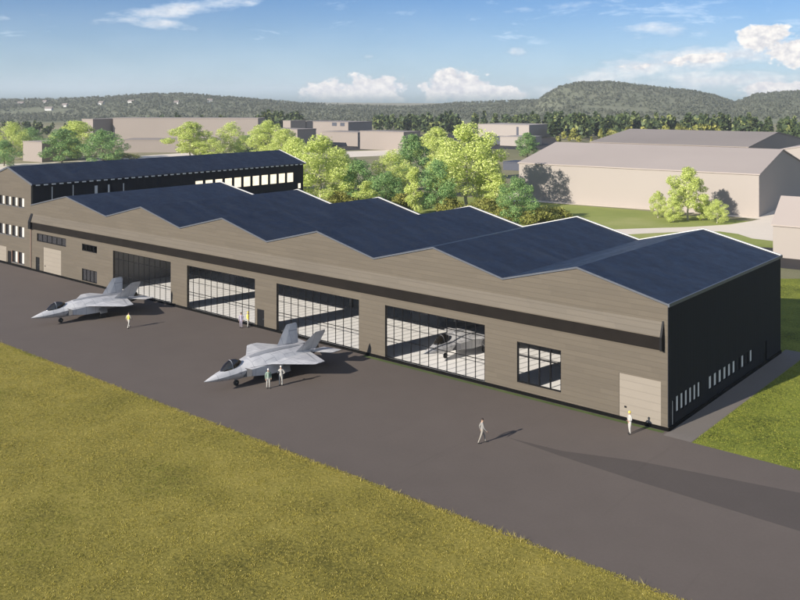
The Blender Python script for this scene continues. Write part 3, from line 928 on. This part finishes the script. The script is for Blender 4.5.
def person(label, loc, rz, top, legs, hat=None, pose='stand', h=1.76, vest=None, vlabel=None):
    root = empty('person', (loc[0], loc[1], loc[2] if len(loc) > 2 else .006), rz)
    V = []; E = []; rad = []; cls = []

    def add(p, r, parent, c):
        V.append(Vector(p)); rad.append(r); cls.append(c)
        if parent is not None: E.append((parent, len(V) - 1))
        return len(V) - 1
    pel = add((0, 0, .96), (.15, .11), None, 'legs')
    sp = add((0, -.01, 1.12), (.145, .105), pel, 'top')
    ch = add((0, 0, 1.32), (.165, .115), sp, 'top')
    nb = add((0, .0, 1.44), (.10, .085), ch, 'top')
    nk = add((0, -.01, 1.53), (.052, .055), nb, 'skin')
    hd = add((0, -.025, 1.61), (.070, .082), nk, 'skin')
    h2 = add((0, -.02, 1.69), (.072, .09), hd, 'skin')
    add((0, -.015, 1.745), (.05, .06), h2, 'skin')
    add((0, -.125, 1.635), (.012, .012), hd, 'skin')                       # nose
    for s in (1, -1): add((s * .083, 0, 1.65), (.012, .018), h2, 'skin')   # ears
    for s in (1, -1):
        step = {'stand': (.03 * s, -.0), 'walk': (.30 * s, .12 * s), 'wide': (.05 * s, 0)}[pose]
        hip = add((s * .095, 0, .90), (.098, .105), pel, 'legs')
        kn = add((s * .105, -.03 - step[0] * .55, .51), (.062, .066), hip, 'legs')
        an = add((s * .11, .02 - step[0], .10), (.042, .048), kn, 'legs')
        heel = add((s * .11, .03 - step[0], .045), (.042, .042), an, 'boot')
        add((s * .125, -.17 - step[0], .035), (.038, .030), heel, 'boot')
        sh = add((s * .185, .01, 1.40), (.068, .07), nb, 'top')
        if pose == 'walk':
            el = (s * .25, .03 + .10 * s, 1.13); wr = (s * .24, -.10 + .16 * s, .93)
        elif pose == 'wide' and s == 1:
            el = (s * .27, -.02, 1.14); wr = (s * .16, -.24, 1.12)
        elif pose == 'wide':
            el = (s * .34, .06, 1.16); wr = (s * .17, -.05, 1.02)
        else:
            el = (s * .25, .03, 1.13); wr = (s * .25, -.05, .89)
        e = add(el, (.050, .052), sh, 'top')
        wv = add(wr, (.032, .036), e, 'top')
        d = (Vector(wr) - Vector(el)).normalized()
        side = Vector((-s * .25, -1, 0)).normalized(); side = (side - d * side.dot(d)).normalized(); nrm = d.cross(side)
        pm = add(Vector(wr) + d * .055, (.038, .020), wv, 'skin')
        for k, (o_, l_) in enumerate(((-.030, .065), (-.010, .080), (.010, .085), (.030, .072))):
            b0 = add(Vector(wr) + d * .095 + side * o_, (.0095, .0095), pm, 'skin')
            b1 = add(V[b0] + d * l_ * .55 + nrm * (.010 * s), (.0085, .0085), b0, 'skin')
            add(V[b1] + d * l_ * .40 + nrm * (.020 * s), (.0075, .0075), b1, 'skin')
        t0 = add(Vector(wr) + d * .05 + side * .045, (.011, .011), pm, 'skin')
        add(V[t0] + d * .045 + side * .025, (.009, .009), t0, 'skin')
    k = h / 1.76
    me = bpy.data.meshes.new('body')
    me.from_pydata([tuple(v * k) for v in V], E, [])
    o = bpy.data.objects.new('body', me); col.objects.link(o)
    sm = o.modifiers.new('skin', 'SKIN'); sm.use_smooth_shade = True
    for i, sv in enumerate(me.skin_vertices[0].data):
        sv.radius = (rad[i][0] * k, rad[i][1] * k)
        sv.use_root = (i == 0)
    ss = o.modifiers.new('subdivision', 'SUBSURF'); ss.levels = ss.render_levels = 1
    dg = bpy.context.evaluated_depsgraph_get()
    new = bpy.data.meshes.new_from_object(o.evaluated_get(dg), depsgraph=dg)
    o.modifiers.clear(); o.data = new; o.parent = root
    new.materials.clear()
    mats = {'skin': 0, 'top': 1, 'legs': 2, 'boot': 3}
    for m in (M['skin'], top, legs, M['boots']): new.materials.append(m)
    segs_ = [(V[a] * k, V[b] * k, cls[b]) for a, b in E]
    for p in new.polygons:
        best = min(segs_, key=lambda s: ((p.center - (s[0] + (s[1] - s[0]) * max(0, min(1, (p.center - s[0]).dot(s[1] - s[0]) / max(1e-9, (s[1] - s[0]).length_squared))))).length))
        p.material_index = mats[best[2]]
        p.use_smooth = True
    # eyes
    eb = MB()
    for s in (1, -1): eb.tube((s * .03 * k, -.098 * k, 1.655 * k), (s * .03 * k, -.110 * k, 1.655 * k), .010 * k, .006 * k, 6)
    eb.build('eyes', M['boots'], root)
    # helmet or hair
    hb = MB(); rings = []
    for z, r in ((1.665, 1.0), (1.70, 1.04), (1.74, .93), (1.775, .68), (1.795, .3)):
        rings.append([((.088 if hat else .082) * r * math.cos(t) * k, (-.015 + (.108 if hat else .100) * r * math.sin(t)) * k, (z + (0 if hat else -.005)) * k + (.02 * k if not hat and math.sin(t) < -.3 and z < 1.68 else 0)) for t in [2 * math.pi * q / 14 for q in range(14)]])
    if hat:
        hb.loft([[(p[0] * 1.18, p[1] * 1.22, p[2] - .004) for p in rings[0]]] + rings)
        hb.build('helmet', hat, root, smooth=50)
    else:
        hb.loft(rings); hb.build('hair', M['hair'], root, smooth=60)
    if vest:
        vb = MB()
        vb.loft([[(a * math.cos(t) * k, b * math.sin(t) * k - .005, z * k) for t in [2 * math.pi * q / 16 for q in range(16)]] for z, a, b in ((1.00, .165, .135), (1.12, .165, .132), (1.30, .19, .14), (1.40, .185, .13), (1.475, .12, .10))], cap=False)
        vb.build('safety_vest', vest, root, smooth=60)
    tag(root, label, 'person')
    return root


cw = plain('white_overalls', (.40, .385, .35), .85)
cg = plain('pale_green_jacket', (.22, .29, .23), .85)
cgrey = plain('grey_coat', (.24, .23, .215), .85)
ct = plain('tan_trousers', (.27, .245, .21), .85)
cy = plain('yellow_hi_vis', (.75, .62, .10), .8)
clil = plain('lilac_jacket', (.30, .27, .33), .85)
hyel = plain('yellow_helmet', (.72, .55, .08), .5)
hwh = plain('white_helmet', (.50, .48, .45), .5)
person('person in yellow vest and pale trousers walking beside the leftmost jet', (-57.75, -9.35), R(200), cw, cw, None, 'walk', 1.72, cy)
person('person in lilac jacket standing outside the second glazed door from the left', (-48.35, -1.35), R(30), clil, clil, None, 'stand', 1.70)
person('person in yellow vest standing at the black staff door', (-47.95, -.75), R(150), cy, cw, hyel, 'stand', 1.74, cy)
person('person in pale green jacket and white trousers nearest the jet nose', (-30.75, -12.95), R(60), cg, cw, hwh, 'stand', 1.72)
person('person in white overalls with elbows bent under the jet wing', (-30.45, -11.75), R(230), cw, cw, hwh, 'wide', 1.74)
person('person in grey coat walking alone across the open apron', (-9.5, -11.0), R(140), cgrey, ct, None, 'walk', 1.80)
person('person in white with yellow helmet before the cream loading door', (-2.0, -2.4), R(330), cw, cw, hyel, 'wide', 1.72)

# ------------------------------------------------------------------ trees
def leaf_cloud(blobs, n, size, fill=.5, flat=0., droop=0.):
    wts = np.array([b[3] * b[4] * b[5] for b in blobs]) ** .7; wts /= wts.sum()
    idx = rng.choice(len(blobs), n, p=wts)
    B = np.array(blobs)[idx]
    d = rng.normal(size=(n, 3)); d /= np.linalg.norm(d, axis=1)[:, None]
    r = fill + (1.06 - fill) * rng.random(n) ** .6
    c = B[:, :3] + d * r[:, None] * B[:, 3:6]
    # small twigs: pull points to clump centres
    ncl = max(8, n // 26)
    cl = c[rng.choice(n, ncl)]
    own = rng.integers(0, ncl, n)
    t = rng.random(n) < .45
    c[t] = cl[own[t]] + rng.normal(0, size * 1.25, (t.sum(), 3))
    nrm = d * 1.25 + rng.normal(0, .62, (n, 3)); nrm[:, 2] += .3
    nrm /= np.linalg.norm(nrm, axis=1)[:, None]
    a = np.cross(nrm, rng.normal(size=(n, 3))); a /= np.linalg.norm(a, axis=1)[:, None]
    b = np.cross(nrm, a)
    s = size * rng.uniform(.55, 1.35, n)[:, None]
    V = np.stack([c - a * s, c - b * s * .6, c + a * s, c + b * s * .6], 1).reshape(-1, 3)
    return V, np.arange(n * 4).reshape(-1, 4)


def trunk_mesh(name, h, r, limbs, mat):
    mb = MB()
    pts = [Vector((0, 0, -.1))]
    for k in range(1, 6): pts.append(Vector((random.uniform(-.12, .12), random.uniform(-.12, .12), h * k / 5)))
    for k in range(5): mb.tube(pts[k], pts[k + 1], r * (1 - k * .17), r * (1 - (k + 1) * .17), 7)
    for q in limbs:
        z0 = h * random.uniform(.45, .85); b = Vector((0, 0, z0)); e = Vector(q)
        m_ = (b + e) / 2 + Vector((random.uniform(-.3, .3), random.uniform(-.3, .3), .3))
        mb.tube(b, m_, r * .45, r * .3, 5); mb.tube(m_, e, r * .3, r * .1, 5)
    o = mb.build(name, mat, smooth=60)
    me = o.data; bpy.data.objects.remove(o)
    return me


# every kind is modelled 10 m high; trees are scaled to their real height
KINDS = {}
def kind(name, variants, leafm, barkm, n, size, tr=.16, th=6.):
    out = []
    for blobs in variants:
        V, F = leaf_cloud(blobs, n, size)
        crown = np_mesh('crown', V, F, leafm, link=False)
        limbs = [(b[0] * .8, b[1] * .8, b[2]) for b in blobs[:7]]
        out.append((crown, trunk_mesh('trunk', th, tr, limbs, barkm)))
    KINDS[name] = out


def lumps(cx, wmax, zlo, zhi, n, r, taper=.6):
    L = [(0, 0, (zlo + zhi) / 2, wmax * .45, wmax * .45, (zhi - zlo) * .40)]
    for k in range(n):
        t = (k + .5) / n
        z = zlo + (zhi - zlo) * t
        ww = wmax * (math.sin(math.pi * min(1, .18 + t * .80)) ** taper)
        a = k * 2.4 + random.uniform(-.4, .4)
        q = max(0., ww - r * .7) * random.uniform(.7, 1.05)
        rr = r * random.uniform(.75, 1.25)
        L.append((q * math.cos(a), q * math.sin(a), z, rr, rr, rr * random.uniform(.75, 1.0)))
    L.append((random.uniform(-.4, .4), random.uniform(-.4, .4), zhi - r * .3, r * .8, r * .8, r * .9))
    return L


kind('pale', [lumps(0, 3.6, 1.5, 9.2, 22, .95), lumps(0, 3.2, 1.2, 9.3, 20, .9), lumps(0, 4.2, 1.3, 9.2, 26, 1.05), lumps(0, 3.0, 2.2, 9.3, 18, .85)], M['leaf_light'], M['bark'], 21000, .086)
kind('slim', [lumps(0, 1.7, .8, 9.4, 9, .9, .4), lumps(0, 2.0, 1.2, 9.4, 9, 1.0, .5)], M['leaf_light'], M['bark'], 8000, .11)
kind('green', [lumps(0, 3.9, 1.0, 9.0, 20, 1.1), lumps(0, 4.2, .9, 9.0, 22, 1.15), lumps(0, 3.4, .9, 9.2, 18, 1.0)], M['leaf_dark'], M['bark_dark'], 13000, .115)
kind('bush', [lumps(0, 6.5, 1.5, 8.5, 10, 2.6), lumps(0, 8.0, 1.5, 8.2, 12, 2.8)], M['leaf_brown'], M['bark_dark'], 3600, .42, .4, 4)
used_kind = {}


def tree(name, kd, px, base, top, wpx, label, group, ground=None, cat='tree', dz=0.):
    p = at(px, base) if ground is None else ground
    h = height(top, p)
    vs_ = KINDS[kd]
    i = used_kind.get(kd, 0); used_kind[kd] = i + 1
    crown, trunk = vs_[i % len(vs_)]
    xs = np.array([v.co.x for v in crown.vertices]); w0 = xs.max() - xs.min()
    zt = max(v.co.z for v in crown.vertices)
    sz = h / zt
    sx = 1.2 * (wpx * depth_of(p) / FPX) / w0 if wpx else sz
    root = empty(name, (p.x, p.y, 0), random.uniform(0, 6.28), (sx, sx, sz))
    c = bpy.data.objects.new('crown', crown); col.objects.link(c); c.parent = root
    t = bpy.data.objects.new('trunk', trunk); col.objects.link(t); t.parent = root
    tag(root, label, cat, group)
    return root


NEAR = 'pale and green trees behind the hangar'
T = [
 ('broadleaf_tree', 'pale', 320, 206, 133, 62, 'wide pale yellow green tree just right of the office wing'),
 ('broadleaf_tree', 'pale', 296, 190, 136, 40, 'pale tree rising directly behind the far corner of the office wing'),
 ('broadleaf_tree', 'green', 358, 206, 157, 40, 'mid green round tree between two pale trees behind the roof'),
 ('broadleaf_tree', 'green', 386, 208, 170, 38, 'dark green low tree at the foot of the pale middle tree'),
 ('broadleaf_tree', 'pale', 392, 200, 149, 44, 'middle sized pale tree rising behind a dark green low tree'),
 ('slim_tree', 'slim', 414, 214, 166, 18, 'slim pale column tree standing at the roof edge'),
 ('broadleaf_tree', 'green', 411, 190, 133, 36, 'blue green tree peeking out left of the tallest pale tree'),
 ('broadleaf_tree', 'pale', 436, 182, 126, 40, 'pale treetop behind the blue green tree'),
 ('broadleaf_tree', 'pale', 467, 209, 121, 72, 'tallest and widest pale yellow green tree behind the hangar roof'),
 ('broadleaf_tree', 'green', 437, 213, 157, 36, 'dark green tree in front of the tallest pale tree, left side'),
 ('slim_tree', 'slim', 497, 213, 172, 30, 'small pale tree tucked between the tallest tree and a round green one'),
 ('broadleaf_tree', 'green', 517, 223, 175, 44, 'round mid green tree left of the large beige hall'),
 ('broadleaf_tree', 'green', 527, 157, 132, 22, 'small lone green tree beyond the left end of the beige hall'),
 ('broadleaf_tree', 'pale', 340, 196, 148, 30, 'pale tree filling the gap right of the wide pale tree'),
 ('broadleaf_tree', 'pale', 446, 197, 140, 32, 'pale tree on the left flank of the tallest pale tree'),
 ('broadleaf_tree', 'pale', 489, 205, 148, 28, 'pale tree on the right flank of the tallest pale tree'),
 ('slim_tree', 'slim', 298, 206, 172, 22, 'short pale tree at the foot of the office wing corner'),
 ('slim_tree', 'slim', 366, 211, 180, 24, 'short pale tree between green ones at the roof edge'),
]
for n_, kd, px, b, t, wp, lab in T: tree(n_, kd, px, b, t, wp, lab, NEAR)
FAR = 'trees standing behind the office wing'
T = [
 ('broadleaf_tree', 'pale', 268, 163, 119, 40, 'pale tree behind the far end of the office wing roof'),
 ('broadleaf_tree', 'pale', 284, 166, 128, 34, 'lower pale tree right of another behind the wing roof end'),
 ('broadleaf_tree', 'pale', 230, 160, 121, 32, 'narrow pale tree in front of the big dull beige building'),
 ('broadleaf_tree', 'pale', 190, 162, 121, 44, 'wide pale tree above the middle of the office wing roof'),
 ('broadleaf_tree', 'pale', 212, 163, 138, 30, 'low pale tree filling the gap between two taller pale trees'),
 ('broadleaf_tree', 'green', 247, 158, 134, 26, 'olive dark tree between pale ones behind the wing'),
 ('broadleaf_tree', 'pale', 78, 160, 120, 46, 'pale yellow tree top left above the wing roof, before the dark window'),
 ('broadleaf_tree', 'green', 103, 163, 128, 44, 'round mid green tree directly left of the big dull beige building'),
 ('broadleaf_tree', 'green', 62, 163, 128, 34, 'dark green tree right of the small beige house'),
 ('broadleaf_tree', 'pale', 13, 160, 121, 34, 'pale tree left of the small beige house'),
 ('broadleaf_tree', 'green', 4, 166, 139, 28, 'dark green tree cut by the left edge of the photo'),
 ('broadleaf_tree', 'green', 30, 150, 126, 30, 'dark tree peeking over the small beige house'),
 ('broadleaf_tree', 'pale', -30, 166, 122, 50, 'pale tree outside the left edge of the photo'),
]
for n_, kd, px, b, t, wp, lab in T[:-1]: tree(n_, kd, px, b, t, wp, lab, FAR)
RG = 'cluster of small pale trees before the beige hall'
for px, b, t, wp, kd, lab in [(688, 220, 166, 36, 'pale', 'tallest pale tree of the cluster on the lawn by the beige hall'),
                              (658, 218, 190, 16, 'pale', 'leftmost small pale tree of the cluster on the far lawn'),
                              (673, 222, 196, 20, 'pale', 'low bushy pale tree at the left foot of the tallest one on the lawn'),
                              (703, 220, 194, 18, 'slim', 'low pale tree touching the right side of the tallest one on the lawn'),
                              (717, 223, 199, 22, 'pale', 'rightmost small pale tree of the cluster on the far lawn')]:
    tree('lawn_tree', kd, px, b, t, wp, lab, RG)
BU = 'olive brown bushes behind the hangar roof'
for px, b, t, wp, lab in [(556, 221, 206, 34, 'olive brown bush at the left end of the far lawn'), (538, 224, 206, 40, 'olive bush right of the round green tree'),
                          (486, 216, 197, 40, 'brownish bush under the tallest pale tree'), (505, 222, 205, 30, 'small brown bush left of the round green tree'),
                          (450, 214, 196, 30, 'brown bush by the pale trunk under the tallest tree'), (340, 207, 190, 34, 'brown bush under the wide pale tree'),
                          (402, 210, 192, 28, 'brown bush between the slim pale tree and a dark tree'), (118, 160, 152, 36, 'olive bush at the right foot of the round mid green tree')]:
    tree('bush', 'bush', px, b, t, wp, lab, BU, cat='bush')

# far belts of conifers and the forest on the hills: one mass each
def spire(n, hh, ww, size):
    z = rng.random(n) ** .8
    r = ww * (1 - z) ** .8 * rng.uniform(.5, 1.05, n) + .12
    a = rng.uniform(0, 2 * np.pi, n)
    c = np.c_[r * np.cos(a), r * np.sin(a), .12 * hh + z * hh * .88]
    return c


def wood(name, spots, mat, per, label, conifer=.6, leaf=.10, kind_='stuff'):
    Vs = []; k = 0
    for (x, y, z, h, wd) in spots:
        if random.random() < conifer:
            c = spire(per, h, wd, 0)
        else:
            d = rng.normal(size=(per, 3)); d /= np.linalg.norm(d, axis=1)[:, None]
            c = d * np.array([wd * 1.1, wd * 1.1, h * .40]) * rng.uniform(.5, 1.05, (per, 1)) + np.array([0, 0, h * .55])
        c = c + np.array([x, y, z])
        n = rng.normal(size=(per, 3)); n /= np.linalg.norm(n, axis=1)[:, None]
        a = np.cross(n, rng.normal(size=(per, 3))); a /= np.linalg.norm(a, axis=1)[:, None]
        b = np.cross(n, a); s = (h * leaf) * rng.uniform(.6, 1.4, (per, 1))
        Vs.append(np.stack([c - a * s, c - b * s, c + a * s, c + b * s], 1).reshape(-1, 3))
    V = np.concatenate(Vs)
    o = np_mesh(name, V, np.arange(len(V)).reshape(-1, 4), mat)
    return tag(o, label, 'wood', kind=kind_)


def belt(n, px0, px1, d0, d1, h0, h1):
    out = []
    for k in range(n):
        p = deep(random.uniform(px0, px1), random.uniform(d0, d1)); h = random.uniform(h0, h1)
        out.append((p.x, p.y, 0, h, h * random.uniform(.18, .30)))
    return out


sp = belt(150, 548, 760, 520, 640, 9, 15) + belt(60, 420, 560, 600, 760, 8, 14) + belt(30, 376, 420, 620, 760, 8, 13) + belt(26, 262, 300, 640, 760, 10, 15) + belt(50, 755, 880, 460, 600, 8, 13)
wood('conifer_belt', sp, M['leaf_far'], 90, 'dark belt of conifers beyond the beige halls', .65)
sp = belt(16, 655, 725, 500, 520, 7, 11) + belt(14, 560, 650, 505, 520, 4, 9) + belt(20, 545, 760, 480, 500, 3, 5)
wood('belt_edge_trees', sp, M['leaf_brown'], 90, 'lighter green trees and scrub at the front edge of the conifer belt', .2)
sp = belt(80, -60, 125, 520, 700, 5, 9) + belt(34, 120, 290, 640, 760, 8, 11.5)
wood('dark_wood', sp, M['leaf_far'], 80, 'dark wood behind the pale trees on the left below the hills', .4)

# ------------------------------------------------------------------ hills
crest_px = [(-260, 98), (-120, 100), (0, 99.5), (40, 98.5), (80, 97.5), (120, 95.5), (150, 93.5), (190, 93.5), (215, 96), (250, 98.5), (300, 102.5), (350, 105), (400, 106.5), (435, 105), (455, 102.5), (500, 100.5),
            (538, 99), (548, 92), (560, 85.5), (580, 82), (610, 81.5), (640, 84.5), (660, 86.5), (690, 89.5), (715, 95), (735, 102), (745, 98), (755, 94), (780, 91.5), (805, 90.5), (900, 92), (1080, 97)]
def crest(px):
    for (a, ya), (b, yb) in zip(crest_px, crest_px[1:]):
        if a <= px <= b:
            t = (px - a) / (b - a); return ya + (yb - ya) * t
    return 97
from mathutils import noise as mn
hv = []; hf = []
pxs = list(range(-260, 1081, 6)); CD = 1500.
depths = [820, 880, 950, 1030, 1110, 1190, 1270, 1350, 1420, 1470, 1500, 1540, 1620, 1760, 1950, 2200]
def hill_z(px, d):
    y = crest(px)
    top = CZ - (y - HORIZON) * CD / FPX - 2.2
    t = (d - 820) / (CD - 820)
    if t <= 1:
        z = top * (3 * t * t - 2 * t ** 3) ** (1.15 if px < 540 else .8)
    else:
        z = top * max(0, 1 - ((d - CD) / 720.)) ** .7
    p = deep(px, d)
    nn = mn.noise(Vector((p.x * .006, p.y * .006, 0))) * 5 + mn.noise(Vector((p.x * .02, p.y * .02, 3))) * 2
    return z + nn * min(1, t * 1.6) * (1 if t < .9 else .25) - .6 * (1 - min(1, t * 4))
for d in depths:
    for px in pxs:
        p = deep(px, d); hv.append((p.x, p.y, hill_z(px, d)))
n_ = len(pxs)
for i in range(len(depths) - 1):
    for j in range(n_ - 1): hf.append((i * n_ + j, i * n_ + j + 1, (i + 1) * n_ + j + 1, (i + 1) * n_ + j))
M['hill'] = m_ground('hazed_hill_ground', [(.40, (.13, .145, .095)), (.58, (.165, .175, .115)), (.78, (.22, .215, .145))], .02)  # greyed tones carry part of the distance haze
me = bpy.data.meshes.new('hills'); me.from_pydata(hv, [], hf); me.materials.append(M['hill'])
me.polygons.foreach_set('use_smooth', [True] * len(me.polygons))
ho = bpy.data.objects.new('hills', me); col.objects.link(ho); tag(ho, kind='structure')
sp = []
for k in range(15000):
    px = random.uniform(-120, 940); d = random.uniform(900, 1570)
    p = deep(px, d); h = random.uniform(2.4, 5.2)
    if mn.noise(Vector((p.x * .011, p.y * .011, 7))) < -.38: continue
    sp.append((p.x, p.y, hill_z(px, d) - .8, h, h * random.uniform(.35, .55)))
wood('hill_forest', sp, M['leaf_hill_hazed'], 20, 'hazy grey green forest covering the hills on the horizon', .3, .17)

# ------------------------------------------------------------------ buildings in the distance
def axes(p, q):
    d = Vector((q[0] - p[0], q[1] - p[1], 0)); L = d.length; d.normalize()
    return d, Vector((-d.y, d.x, 0)), L


def gabled(name, label, p, q, half, ze, zr, wm, rm, cat='hall', group=None, over=.25):
    """long front wall from p to q, ridge parallel to it, 'half' metres behind"""
    d, nn, L = axes(p, q)
    root = empty(name, (p[0], p[1], 0), math.atan2(d.y, d.x))
    mb = MB()
    mb.prism([(0, .02), (2 * half, .02), (2 * half, ze), (half, zr), (0, ze)], 0, L, lambda u, v, a: (a, u, v))
    mb.build('walls', wm, root)
    for s in (0, 1):
        u0 = -over if s == 0 else 2 * half + over
        zz = ze - over * (zr - ze) / half
        mb = MB(); mb.prism([(u0, zz + .02), (half, zr + .02), (half, zr + .24), (u0, zz + .24)], -over, L + over, lambda u, v, a: (a, u, v))
        mb.build('roof_slope', rm, root)
    tag(root, label, cat, group)
    return root


def block(name, label, p, q, dep, h, wm, cat='building', group=None, windows=(), parapet=.35):
    d, nn, L = axes(p, q)
    root = empty(name, (p[0], p[1], 0), math.atan2(d.y, d.x))
    mb = MB(); mb.box(0, 0, .02, L, dep, h); mb.build('walls', wm, root)
    mb = MB(); mb.box(-.15, -.15, h + .002, L + .15, dep + .15, h + parapet); mb.build('roof', wm, root)
    for a, b, z0, z1 in windows:
        mb = MB(); mb.box(a * L, -.10, z0, b * L, -.004, z1); mb.build('window', M['shed_dark'], root)
    tag(root, label, cat, group)
    return root


def hz_(px, base, top): return height(top, at(px, base))


BG = 'plain beige buildings behind the hangar'
pa, pb = at(519, 199), at(759, 217)
gabled('beige_hall', 'largest plain beige hall with gabled roof behind the lawn trees', pa, pb, 21.5, 8.9, 13.1, M['beige'], M['beige_roof'], group=BG)
gabled('beige_hall', 'wide low beige hall seen behind the ridge of the largest hall', (-126, 224.5), (-71.2, 228.1), 38, 9.0, 12.6, M['beige_far'], M['beige_far'], group=BG)
pj = at(773, 257)
gabled('beige_house', 'small beige gabled building at the right edge behind the hangar corner', pj, pj + Vector((30, 2.4, 0)), 6.6, 5.1, 8.9, M['beige'], M['beige_roof'], 'building', BG)
p0 = deep(777, 262)
d0 = Vector((.997, .079, 0))
o = gabled('beige_hall', 'beige gable wall at the right edge behind the largest hall', p0 + Vector((-.079, .997, 0)) * 44 , p0, 19, 9.6, 13.2, M['beige'], M['beige_roof'], group=BG)
# left and middle distance
block('beige_building', 'huge dull beige flat building behind the pale trees of the wing', deep(113, 447), deep(258, 440), 14, height(118.5, deep(113, 447)), M['beige_far'], group=BG)
block('beige_building', 'low dull beige building in front of the huge flat one', deep(122, 405), deep(236, 405), 18, height(141, deep(128, 400)), M['beige_far'], group=BG)
block('beige_tower', 'small beige block with dark side wall left of the huge flat building', deep(82, 445), deep(82, 445) + Vector((9, .7, 0)), 32, height(119.5, deep(82, 445)), M['beige_far'], group=BG)
block('beige_house', 'small beige house between trees above the left end of the wing', at(23, 161), at(23, 161) + Vector((13, 1, 0)), 10, 7.6, M['beige_far'], group=BG)
for px, b, wd, dp, top, wins_, lab in [
    (283, 137, 6.5, 14, 121, [], 'narrow beige block with dark side, leftmost of the far cluster'),
    (298, 136, 7.5, 26, 121.5, [], 'beige block with long dark side in the middle of the far cluster'),
    (313, 141, 26, 22, 122, [(.55, .68, 9.0, 11.2), (.78, .9, 9.0, 11.2)], 'beige block with two small dark windows near its roof in the far cluster'),
    (262, 147, 24, 14, 129, [(.45, .6, 5.8, 7.2), (.7, .85, 3.6, 4.8)], 'lower beige building with small windows below the far cluster'),
    (322, 145, 24, 16, 132, [], 'plain low beige block below the one with two dark windows'),
    (360, 149, 26, 14, 131.5, [], 'plain beige box left of the middle pale tree'),
    (478, 137, 36, 30, 124.5, [(.76, .80, 1.5, 7.0)], 'flat beige hall with navy dark side right of the tallest tree'),
    (500, 145.5, 15, 18, 137, [], 'small low beige shed in front of the flat hall')]:
    p = at(px, b)
    block('beige_building', lab, p, p + Vector((wd, wd * .08, 0)), dp, height(top, p), M['beige_far'] if px < 470 else M['beige'], group=BG, windows=wins_)
p = at(488, 144)
block('dark_shed', 'low dark shed left of the small beige shed', p, p + Vector((9, .7, 0)), 14, 3.6, M['shed_dark'], 'shed')
p = at(503, 170)
block('dark_shed', 'low slate blue shed touching the left end of the largest hall', p, p + Vector((14, 1.1, 0)), 9, 2.6, M['shed_dark'], 'shed')
# tiny white houses on the hill
for px, d, lab in [(20, 1240, 'tiny white house at the far left of the hill'), (48, 1120, 'tiny white house low on the left hill'), (64, 1180, 'tiny white house right of the low one on the left hill'),
                   (100, 1200, 'tiny white house above the dark windowed block'), (130, 1220, 'tiny white house above the pale trees on the hill'), (176, 1190, 'bright long white house near the hill top'), (44, 1330, 'long pale house row high on the left hill'), (210, 1280, 'tiny pale house right of the hill top')]:
    p = deep(px, d); z = hill_z(px, d)
    root = empty('hill_house', (p.x, p.y, z - 1.5), AZ * -1 + random.uniform(-.3, .3))
    L = random.uniform(5, 9); h_ = 4.2
    mb = MB(); mb.box(-L / 2, 0, 0, L / 2, 8, h_); mb.build('walls', M['trim_light'], root)
    mb = MB(); mb.prism([(-.4, h_ + .01), (8.4, h_ + .01), (4, h_ + 2.4)], -L / 2 - .4, L / 2 + .4, lambda u, v, a: (a, u, v)); mb.build('roof', M['beige_far'], root)
    tag(root, lab, 'house', 'houses on the hill')

# ------------------------------------------------------------------ air
mb = MB(); mb.box(-3000, -560, -1.0, 700, 2900, 72)
m, nt = material('haze_air')
vp = nt.new('ShaderNodeVolumePrincipled')
vp.inputs['Color'].default_value = (.86, .91, 1.0, 1)
vp.inputs['Density'].default_value = .00013
vp.inputs['Anisotropy'].default_value = .2
o_ = nt.new('ShaderNodeOutputMaterial'); nt.l.new(vp.outputs[0], o_.inputs['Volume'])
hz = mb.build('haze', m); tag(hz, 'thin pale haze fading the far hills', 'haze', kind='stuff')
scene.cycles.volume_bounces = 1
